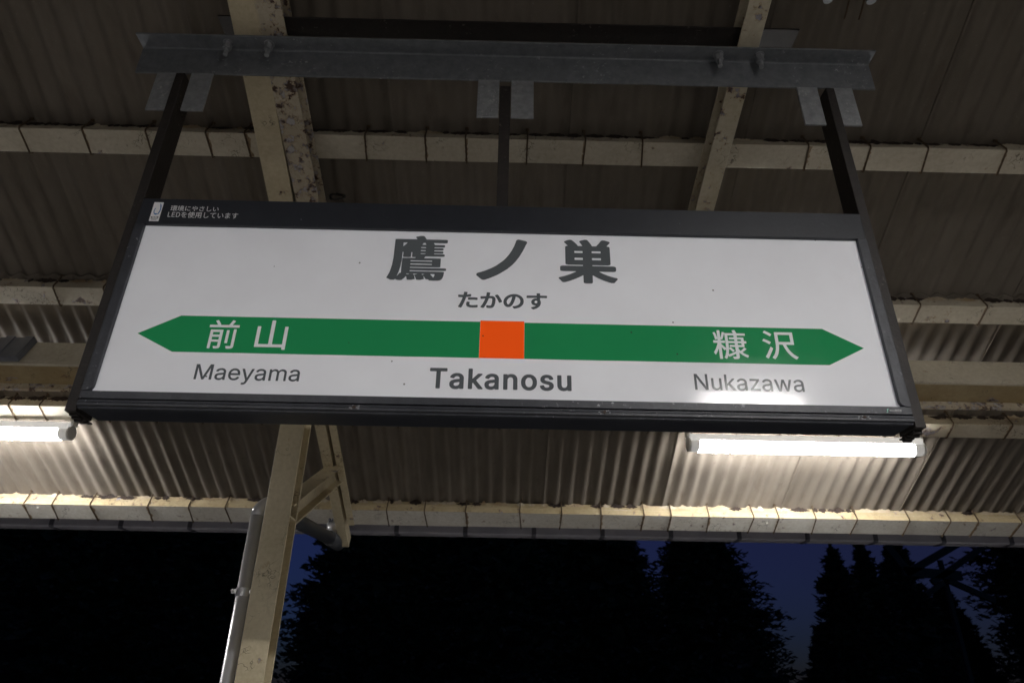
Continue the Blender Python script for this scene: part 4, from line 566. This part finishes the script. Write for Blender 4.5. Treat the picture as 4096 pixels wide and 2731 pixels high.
 'firm': '80,21 86,5 102,0 120,21 121,487 133,516 147,454 165,424 176,454 175,487 167,520 125,654 120,687 133,708 181,713 186,753 181,774 129,787 120,820 120,953 117,987 102,999 83,987 80,887 80,820 74,787 23,781 10,753 13,720 23,708 70,705 77,687 45,487 14,354 3,321 0,287 8,262 23,239 45,321 71,454 80,420;312,21 322,0 338,0 346,21 346,321 354,372 381,254 412,154 440,87 448,72 464,93 474,121 465,154 411,287 377,420 385,448 448,448 464,473 466,487 464,501 448,526 354,526 346,554 346,687 354,715 432,715 445,753 432,792 354,792 346,820 346,953 344,987 338,999 322,999 315,987 312,820 306,799 275,792 260,820 267,920 259,935 243,938 234,920 216,753 188,620 190,587 212,568 229,620 243,697 259,715 291,715 306,708 312,687 312,554 306,533 291,526 212,528 194,520 186,487 191,454 275,446 281,420 264,354 217,221 164,121 181,69 196,72 250,187 306,364 312,321;888,21 904,5 920,1 935,2 956,21 974,87 983,221 967,263 951,261 942,121 935,98 920,84 904,102 882,154 867,221 851,321 837,454 823,687 841,708 967,708 973,720 975,753 970,787 935,803 928,820 935,826 946,853 935,892 888,970 873,973 860,953 865,920 904,848 917,820 904,792 841,792 825,799 819,820 819,953 810,992 794,992 781,953 781,820 762,792 527,792 519,753 521,720 527,708 778,705 785,687 791,520 805,354 819,254 836,154 854,87 873,42;1421,21 1439,12 1460,54 1413,187 1376,271 1344,326 1319,287 1363,187 1344,160 1187,133 1171,133 1156,144 1153,154 1238,354 1250,370 1454,370 1468,387 1468,420 1454,448 1423,448 1061,448 1048,420 1048,387 1061,370 1171,370 1184,354 1147,254 1077,112 1070,87 1076,54 1093,32 1392,93 1407,68;1614,21 1627,0 1643,0 1651,21 1651,420 1659,442 1690,367 1706,342 1723,387 1716,420 1669,520 1661,554 1710,720 1715,787 1706,802 1659,809 1649,820 1666,853 1663,887 1627,974 1612,981 1597,953 1619,887 1638,820 1627,808 1549,808 1539,787 1539,753 1549,733 1659,733 1665,720 1662,687 1599,520 1527,387 1536,354 1549,332 1596,408 1613,420;531,54 542,37 558,42 762,141 772,154 776,187 762,217 684,180 670,187 665,221 665,454 684,470 747,470 760,487 760,520 747,548 558,548 542,541 536,520 536,487 542,475 621,470 629,454 629,187 621,155 558,131 527,102 522,87;1707,54 1722,42 1989,42 1997,54 1999,87 1989,126 1895,126 1882,154 1882,554 1895,574 1973,574 1983,587 1987,620 1973,659 1895,659 1882,687 1882,820 1882,953 1878,987 1863,999 1848,994 1842,953 1842,687 1832,659 1738,659 1730,620 1732,587 1738,574 1832,574 1842,554 1842,154 1832,126 1722,126 1706,101 1703,87;1038,587 1046,567 1061,565 1077,576 1124,635 1133,620 1140,589 1156,581 1360,581 1392,640 1454,572 1470,579 1483,620 1469,654 1407,713 1360,774 1297,876 1283,920 1290,953 1266,985 1250,972 1197,853 1156,778 1108,713 1030,627 1026,620;1171,660 1161,687 1203,752 1250,843 1266,841 1313,757 1357,687 1344,659',
 'maker': '317,18 328,7 355,47 386,164 409,339 411,514 420,548 475,548 491,514 492,18 512,4 549,4 564,18 565,514 578,543 623,548 638,572 638,602 623,636 420,636 411,660 411,806 420,830 512,858 586,892 611,922 586,962 568,974 549,970 494,942 383,906 351,893 328,870 309,882 217,887 187,981 180,992 162,999 125,990 119,981 119,952 131,922 133,893 125,882 33,882 14,877 7,864 7,835 14,811 51,793 77,660 70,644 14,642 4,631 0,572 14,558 125,558 137,543 137,485 125,461 14,461 3,427 3,397 14,379 125,379 134,368 137,135 133,106 125,95 88,91 81,77 88,49 107,23 162,26 180,32 192,47 205,77 206,252 207,281 217,303 262,164 273,144 291,146 301,135 297,106 284,77 290,47;706,18 715,7 734,4 756,47 778,135 793,222 810,427 810,747 826,762 1305,767 1312,777 1312,806 1312,835 1305,848 1195,853 1102,853 1085,864 1047,973 1029,999 983,981 976,952 996,893 999,864 992,853 752,853 740,835 737,397 730,368 719,222 680,47;1241,18 1250,7 1268,15 1303,47 1296,106 1221,310 1158,443 1139,448 1102,430 1096,397 1126,339 1161,252 1169,222 1163,193 936,155 925,164 928,193 961,281 967,310 998,397 1037,543 1073,689 1065,703 1010,729 1002,718 959,543 908,368 851,193 819,135 816,106 821,77 844,43 881,57 1195,111 1213,100;1462,18 1471,1 1490,0 1526,5 1533,18 1533,368 1537,397 1545,407 1582,336 1600,331 1631,397 1622,427 1547,543 1553,572 1590,660 1626,777 1600,811 1563,817 1545,833 1555,864 1533,922 1490,993 1471,994 1439,952 1488,835 1471,817 1379,817 1368,806 1364,747 1379,729 1508,729 1526,727 1532,718 1515,660 1456,543 1349,397 1361,341 1379,321 1397,327 1453,402 1456,397 1462,368;1590,47 1600,36 1987,36 1996,47 1999,106 1987,130 1858,130 1851,135 1837,164 1837,543 1858,568 1969,568 1984,602 1984,631 1969,655 1851,660 1837,689 1837,718 1837,981 1822,999 1785,999 1763,981 1763,689 1753,660 1637,655 1616,631 1619,591 1637,568 1748,568 1763,543 1763,164 1748,130 1600,130 1585,106;18,135 33,119 51,121 74,164 96,222 117,310 107,333 97,339 70,354 61,339 35,252 0,164;309,231 273,332 254,354 236,344 217,316 206,339 209,368 217,379 328,385 336,368 333,281 327,252;328,451 309,461 217,461 206,485 206,543 217,558 328,558 339,543 339,485;143,658 131,747 121,777 125,791 143,801 199,801 218,777 191,660 180,642 162,642;273,642 262,660 291,787 316,806 328,825 339,777 339,660 328,642'
}
def plate(pts, y, t=.0006):
    mb = MB(); n = len(pts)
    for yy in (y, y+t): mb.v += [Vector((x, yy, z+E0)) for x, z in pts]
    mb.f = [list(range(n)), list(range(n, 2*n))] + [[i, (i+1) % n, n+(i+1) % n, n+i] for i in range(n)]
    return mb
def lettering(key, box, mat, y, name='lettering', shear=0.0):
    x0, x1, z0, z1 = box; L = [[tuple(map(int, q.split(','))) for q in p.split()] for p in GL[key].split(';')]
    mx = max(q[0] for p in L for q in p)
    cu = bpy.data.curves.new(name, 'CURVE'); cu.dimensions = '2D'; cu.fill_mode = 'BOTH'; cu.extrude = .0003
    for p in L:
        s = cu.splines.new('POLY'); s.points.add(len(p)-1); s.use_cyclic_u = True
        for pt, q in zip(s.points, p): pt.co = (x0+(x1-x0)*q[0]/mx + shear*(q[1]/999-.5)*(z1-z0), z0+(z1-z0)*q[1]/999, 0, 1)
    tmp = bpy.data.objects.new('tmp', cu); C.objects.link(tmp)
    dg = bpy.context.evaluated_depsgraph_get(); me = bpy.data.meshes.new_from_object(tmp.evaluated_get(dg))
    bpy.data.objects.remove(tmp); bpy.data.curves.remove(cu)
    org = Vector(sg['org'])
    for v in me.vertices: v.co = Vector((v.co.x, y - v.co.z, v.co.y+E0)) - org
    me.name = name; me.materials.clear(); me.materials.append(M[mat])
    o = bpy.data.objects.new(name, me); C.objects.link(o); o.parent = sg; o['org'] = sg['org']
    return o
YB = SY-.0007; YT = SY-.0012
aL, aR, zc, zu, zd = -.9539, .9263, .8003, .8548, .7500
plate([(aL, zc), (-.8538, zd), (-.0722, zd), (-.0722, zu), (-.8538, zu)], YB).build('green_band', 'sign_green', sg)
plate([(aR, zc), (.8273, zu), (.0438, zu), (.0438, zd), (.8273, zd)], YB).build('green_band', 'sign_green', sg)
plate([(-.0716, zd), (.0432, zd), (.0432, zu+.0035), (-.0716, zu+.0035)], YB-.0003).build('orange_square', 'sign_orange', sg)
for key, box, mat in (('hawk', (-.3312, -.1712, .9776, 1.1236), 'sign_ink'), ('no', (-.0883, .0494, .9836, 1.1180), 'sign_ink'), ('nest', (.1359, .2968, .9792, 1.1223), 'sign_ink'),
                      ('kana', (-.1342, .1038, .8952, .9448), 'sign_ink'), ('Takanosu', (-.1939, .1632, .6626, .7193), 'sign_ink'), ('Maeyama', (-.7820, -.5195, .6631, .7164), 'sign_ink'), ('Nukazawa', (.4740, .7499, .6734, .7173), 'sign_ink'),
                      ('mae', (-.7731, -.6958, .7613, .8436), 'sign_cut'), ('yama', (-.6487, -.5691, .7613, .8458), 'sign_cut'), ('nuka', (.5334, .6228, .7612, .8455), 'sign_cut'), ('sawa', (.6637, .7506, .7635, .8455), 'sign_cut')):
    lettering(key, box, mat, YT)
YR = SY-.0105
lettering('eco1', (-.9590, -.8239, 1.1845, 1.2030), 'print_white', YR, shear=-.05)
lettering('eco2', (-.9615, -.7650, 1.1615, 1.1820), 'print_white', YR, shear=-.05)
st = plate([(-1.0095, 1.1485), (-1.0085, 1.1474), (-.9835, 1.1474), (-.9825, 1.1485), (-.9828, 1.2122), (-.9838, 1.2132), (-1.0088, 1.2132), (-1.0098, 1.2122)], YR, .0004).build('award_sticker', 'sticker', sg)
YS = YR-.0004
def arc_band(cx, cz, rx, rz, a0, a1, w0, w1, n=12):
    o_, i_ = [], []
    for k in range(n+1):
        a = a0+(a1-a0)*k/n; w = (w0+(w1-w0)*k/n); o_.append((cx+rx*cos(a), cz+rz*sin(a))); i_.append((cx+(rx-w)*cos(a), cz+(rz-w)*sin(a)))
    return o_ + i_[::-1]
e1 = plate(arc_band(-.9960, 1.1825, .0078, .0130, 2.2, 4.9, .0014, .0030), YS, .0003)
p2 = plate([(-.9935, 1.1700), (-.9905, 1.1745), (-.9880, 1.1830), (-.9878, 1.1920), (-.9895, 1.1990), (-.9915, 1.2090), (-.9880, 1.2050), (-.9858, 1.1985), (-.9850, 1.1900), (-.9858, 1.1800), (-.9885, 1.1720)], YS-.00005, .0003)
b0 = len(e1.v); e1.v += p2.v; e1.f += [[i+b0 for i in f] for f in p2.f]
p3 = plate([(-.9955+.0030*cos(t), 1.1718+.0026*sin(t)) for t in [k*.524 for k in range(12)]], YS-.0001, .0003); b0 = len(e1.v); e1.v += p3.v; e1.f += [[i+b0 for i in f] for f in p3.f]
e1.build('flame_emblem', 'sticker_blue', sg)
lettering('award', (-1.0070, -.9855, 1.1580, 1.1630), 'print_black', YS)
fine = MB()
for zz, xa, xb in ((1.1545, -1.0060, -.9862), (1.1515, -1.0030, -.9890)):
    x = xa
    while x < xb: fine.box(x, x+.0009, YS, YS+.0002, zz+E0, zz+.0016+E0); x += .0016
tag(fine.build('fine_print', 'print_black', sg), kind='stuff')
sp = [(.9378, .6200), (.9400, .6192), (.9425, .6200), (.9436, .6225), (.9432, .6250), (.9445, .6275), (.9468, .6293), (.9440, .6296), (.9418, .6285), (.9412, .6262), (.9420, .6240), (.9410, .6215)]
plate(sp, SY-.0096, .0003).build('maker_emblem', 'mint', sg)
lettering('firm', (.9478, .9606, .6228, .6272), 'print_white', SY-.0093); lettering('maker', (.9611, .9774, .6226, .6284), 'print_white', SY-.0093)

# ------------------------------------------------------------------ small things on the canopy
gb = thing('grey_ribbed_box', (-2.4, 2.70, 1.28+E0), 'grey ribbed cover fixed on the girder at the left edge', 'cover')
b1, b2 = -2.75, -2.09
MB().prism(gbar(-.030, -.004, -.150, -.006), b1, b2).build('cover', 'greybox', gb, bevel=.003)
for k in range(8):
    x = b2-.008-.082*k; MB().prism(gbar(-.037, -.0305, -.150, -.006), x-.034, x+.006).build('rib', 'greybox', gb, bevel=.002)
wc = thing('wire_coil', (-.70, 2.15, 1.73+E0), 'small coil of dark wire hanging beside the peeling rafter', 'wire')
pts = []
for k in range(50):
    a = k*.42; rr_ = .028 + .006*sin(k*1.3); pts.append(R3((-.69+rr_*cos(a), 2.17+.35*rr_*sin(a)+.004*sin(k), 1.728+rr_*.75*sin(a))))
MB().tube(pts, .003, 6).build('loop', 'dark_iron', wc, smooth=True)
cb = thing('cable_bracket', (1.12, 1.50, 2.06+E0), 'small grey bracket with two wire ends hanging down at the top edge', 'bracket')
MB().box(1.03, 1.20, 1.44, 1.485, 2.065+E0, 2.11+E0).build('bracket_plate', 'galv', cb, bevel=.004)
for x in (1.05, 1.195): MB().tube([R3((x, 1.50, 2.10)), R3((x, 1.505, 2.066))], .016, 12).build('clip', 'greybox', cb, smooth=False)
for x in (1.118, 1.168): MB().tube([R3((x+.012, 1.50, 2.10)), R3((x, 1.53, 2.045)), R3((x-.006, 1.545, 2.025))], .003, 6).build('wire_end', 'bolt', cb)

# ------------------------------------------------------------------ trees beyond the track
def conifer_mesh(seed, H, slope, rmax, n_br, per, leaf, low=.12):
    """crown of drooping branches carrying needle sprays; trunk is separate"""
    r = random.Random(seed); v = []; f = []
    lump = [(r.uniform(0, 6.28), r.uniform(.1, .95), r.uniform(.7, 1.25)) for _ in range(9)]
    for i in range(n_br):
        h = low + (1-low)*(1-(r.random())**.62) if r.random() < .85 else r.uniform(low, .97)
        z = H*h; a = r.uniform(0, 2*pi)
        L = min(rmax, slope*(H-z)+.12) * (r.uniform(.80, 1.0) if r.random() < .8 else r.uniform(.6, 1.08))
        for la, lh, lk in lump:
            if abs(h-lh) < .09 and cos(a-la) > .6: L *= lk
        dr = r.uniform(.05, .34)
        def spray(d, lat, s, wd, zj):
            c = (cos(a)*d - sin(a)*lat, sin(a)*d + cos(a)*lat, z - dr*d + .10*(d/max(L, .1))**2 + zj)
            tl = r.uniform(-.55, .55) + (.9 if lat > .02 else (-.9 if lat < -.02 else 0))*.6
            ux, uy, uz = cos(a+tl)*s, sin(a+tl)*s, r.uniform(-.55, .75)*s
            wx, wy, wz = -sin(a+tl)*s*wd, cos(a+tl)*s*wd, r.uniform(-.35, .35)*s
            n = len(v)
            v.extend([(c[0]-ux*.6, c[1]-uy*.6, c[2]-uz*.6), (c[0]+wx, c[1]+wy, c[2]+wz), (c[0]+ux, c[1]+uy, c[2]+uz), (c[0]-wx, c[1]-wy, c[2]-wz)])
            f.append((n, n+1, n+2, n+3))
        # body of the bough: broad overlapping fans well inside; outline: many short shoots
        for k in range(4):
            t = .08 + .56*(k+r.random())/4; spray(L*t, r.uniform(-.14, .14)*L, min(.40, .14+.24*L), .60, r.gauss(0, .05))
        for k in range(per):
            t = ((k+r.random())/per)**.55; spray(L*t, r.gauss(0, .10)*(1.15-t)*min(1, L)+r.gauss(0, .02), leaf*r.uniform(.6, 1.2), .42, r.gauss(0, .035))
    # leader
    for k in range(12):
        z = H*(1+.012*k/2)-.15; s = .10-.006*k; n = len(v); a = r.uniform(0, 6.28)
        v += [(cos(a)*s, sin(a)*s, z), (0, 0, z+.14), (-cos(a)*s, -sin(a)*s, z-.02), (0, 0, z-.1)]; f.append((n, n+1, n+2, n+3))
    me = bpy.data.meshes.new('crown'); me.from_pydata(v, [], f); me.materials.append(M['leaf']); return me
def tree(x, y, H, slope, rmax, seed, label, group, nb=900, per=16, leaf=.13):
    t = thing('cedar_tree', (x, y, -1.2), label, 'tree', group)
    me = conifer_mesh(seed, H, slope, rmax, nb, per, leaf); cr = bpy.data.objects.new('crown', me); C.objects.link(cr); cr.parent = t
    tk = MB(); rr2 = random.Random(seed+50)
    tk.tube([(x + rr2.gauss(0, .03), y, -1.2+H*k/8) for k in range(8)], [.22*(1-k/8.5) for k in range(8)], 8)
    for k in range(10):
        h = H*rr2.uniform(.15, .85); a = rr2.uniform(0, 6.28); L = min(rmax, slope*(H-h))*.8
        tk.tube([(x, y, -1.2+h), (x+cos(a)*L*.5, y+sin(a)*L*.5, -1.2+h-.05*L), (x+cos(a)*L, y+sin(a)*L, -1.2+h-.18*L)], [.04, .025, .01], 5)
    tk.build('trunk', 'bark', t)
    return t
def PX(p, d=22.0): return (p-1156)*.01377*d/22.0
GT = 'dark cedars beyond the track'
def at_trees(lst):
    for (p, y, H, sl, rm, seed, lab) in lst: tree(PX(p, y), y, H, sl, rm, seed, lab, GT, nb=1500 if seed == 31 else 900)
at_trees([
 (1606, 22.0, 8.9, .585, 3.3, 31, 'broad dark cedar with sloping right side, left of the wide sky gap'),
 (1906, 21.0, 6.65, .38, .95, 32, 'slim pointed cedar edging the right side of the wide sky gap'),
 (1972, 21.5, 6.95, .36, 1.0, 49, 'slim pointed cedar just right of the one edging the wide sky gap'),
 (2052, 22.5, 7.5, .36, 1.15, 33, 'slim cedar left of the steel mast'),
 (2375, 21.5, 11.0, .45, 1.85, 34, 'dark cedar at the right edge, right of the steel mast'),
 (2135, 24.5, 6.3, .45, 1.6, 35, 'low cedar behind the foot of the steel mast'),
 (1855, 23.0, 4.6, .50, 1.2, 36, 'low pointed cedar at the bottom of the wide sky gap'),
 (1408, 22.5, 8.8, .50, 1.5, 37, 'cedar left of the narrow sky notch'),
 (1290, 23.5, 10.6, .45, 2.3, 38, 'tall cedar, second left of the narrow sky notch'),
 (1150, 22.0, 11.0, .42, 2.2, 39, 'tall dark cedar below the middle of the eave'),
 (1010, 23.0, 10.2, .44, 2.2, 40, 'tall cedar between the eave middle and the drain pipe'),
 (885, 22.3, 9.4, .45, 2.0, 41, 'dark cedar right of the rafter end'),
 (808, 22.0, 8.8, .50, 2.0, 42, 'cedar beside the sky strip right of the post'),
 (502, 22.0, 11.5, .40, 1.62, 43, 'dark cedar just left of the downpipe'),
 (330, 23.0, 12.0, .42, 2.3, 44, 'tall cedar, second left of the downpipe'),
 (200, 22.0, 12.5, .42, 2.4, 45, 'tall cedar, third left of the downpipe'),
 (70, 23.0, 12.0, .42, 2.4, 46, 'tall cedar near the left edge of the view'),
 (-70, 22.0, 12.0, .42, 2.4, 47, 'dark cedar at the left edge of the view'),
 (2430, 23.5, 11.5, .45, 2.4, 48, 'dark cedar cut by the right edge of the view'),
])
# second line of trees closing the wood, leaving the sky gaps open
back = [(1210, 27.5, 11.5, 2.5), (1080, 28, 11.0, 2.5), (940, 27.5, 10.0, 2.3), (860, 28, 8.6, 1.9), (440, 27.5, 12.5, 2.2), (260, 27, 13, 2.8), (120, 28, 13, 2.8), (370, 28, 13, 2.6), (0, 27, 13, 2.8), (-140, 28, 13, 2.8), (1345, 28, 9.8, 2.2), (2450, 27.5, 12, 2.4), (2030, 27.5, 7.6, 1.1)]
for i, (p, y, H, rm) in enumerate(back):
    where = 'left of the post' if p < 600 else ('beyond the middle of the eave' if p < 1500 else 'beyond the steel mast')
    side = ['first', 'second', 'third', 'fourth', 'fifth']
    same = sorted([q[0] for q in back if (q[0] < 600) == (p < 600) and (q[0] < 1500) == (p < 1500)])
    tree(PX(p, y), y, H, .42, rm, 60+i, 'cedar in the back row %s, %s from the left' % (where, (side + ['sixth'])[same.index(p)]), 'back row of cedars', 560, 10, .20)
# undergrowth: one dense mass nobody could count
ug = []; uf = []; r5 = random.Random(77)
for i in range(16000):
    x = r5.uniform(-24, 26); y = r5.uniform(19.0, 27.0)
    top = 1.6 + .55*sin(x*.55+1) + .35*sin(x*1.7) + (y-19)*.10
    z = -1.2 + r5.random()**.8*top*1.0; s = r5.uniform(.12, .34); a = r5.uniform(0, 6.28); b = r5.uniform(-.7, .7); n = len(ug)
    u = Vector((cos(a)*cos(b), sin(a)*cos(b), sin(b)))*s; w = Vector((-sin(a), cos(a), r5.uniform(-.6, .6)))*s*.55; c = Vector((x, y, z))
    ug += [tuple(c-u), tuple(c+w), tuple(c+u), tuple(c-w)]; uf.append((n, n+1, n+2, n+3))
me = bpy.data.meshes.new('undergrowth'); me.from_pydata(ug, [], uf); me.materials.append(M['shrub']); uo = bpy.data.objects.new('undergrowth', me); C.objects.link(uo)
tag(uo, 'dark leafy undergrowth at the foot of the cedars', 'undergrowth', kind='stuff')
# wooded rise behind
hill = MB(); nn = 40
for j in range(6):
    for i in range(nn+1): hill.v.append(Vector((-90+180*i/nn, 32+12*j, -1.3 + (0, 1.6, 2.0, 2.2, 2.3, 2.2)[j]*(1+.15*sin(i*.9+j)))))
for j in range(5):
    for i in range(nn): a = j*(nn+1)+i; hill.f.append([a, a+1, a+nn+2, a+nn+1])
ho = hill.build('hill', 'shrub', smooth=True); tag(ho, kind='structure')

# ------------------------------------------------------------------ steel mast with braced arms
ms = thing('railway_mast', (9.95, 16, -1.2), 'dark steel mast with slanting arms against the sky at the right', 'mast')
mp = (9.97, 16.0)
MB().box(mp[0]-.045, mp[0]+.045, mp[1]-.045, mp[1]+.045, -1.2, 2.75+E0).build('pole', 'mast', ms, bevel=.005)
def arm(p, q, w=.075): 
    p, q = Vector((p[0], 15.9, p[1]+E0)), Vector((q[0], 15.9, q[1]+E0)); d = (q-p).normalized(); u = d.cross(Vector((0, 1, 0)))
    return MB().beam(p, q, u*w, Vector((0, .05, 0))).build('arm', 'mast', ms)
arm((9.05, 2.42), (11.1, 3.45)); arm((9.6, 2.25), (11.0, 3.05), .06); arm((9.0, 2.48), (10.3, 2.40), .10); arm((9.4, 1.98), (9.85, 2.25), .05); arm((9.98, 2.30), (10.9, 1.88), .06); arm((9.10, 2.50), (8.75, 3.05), .08)
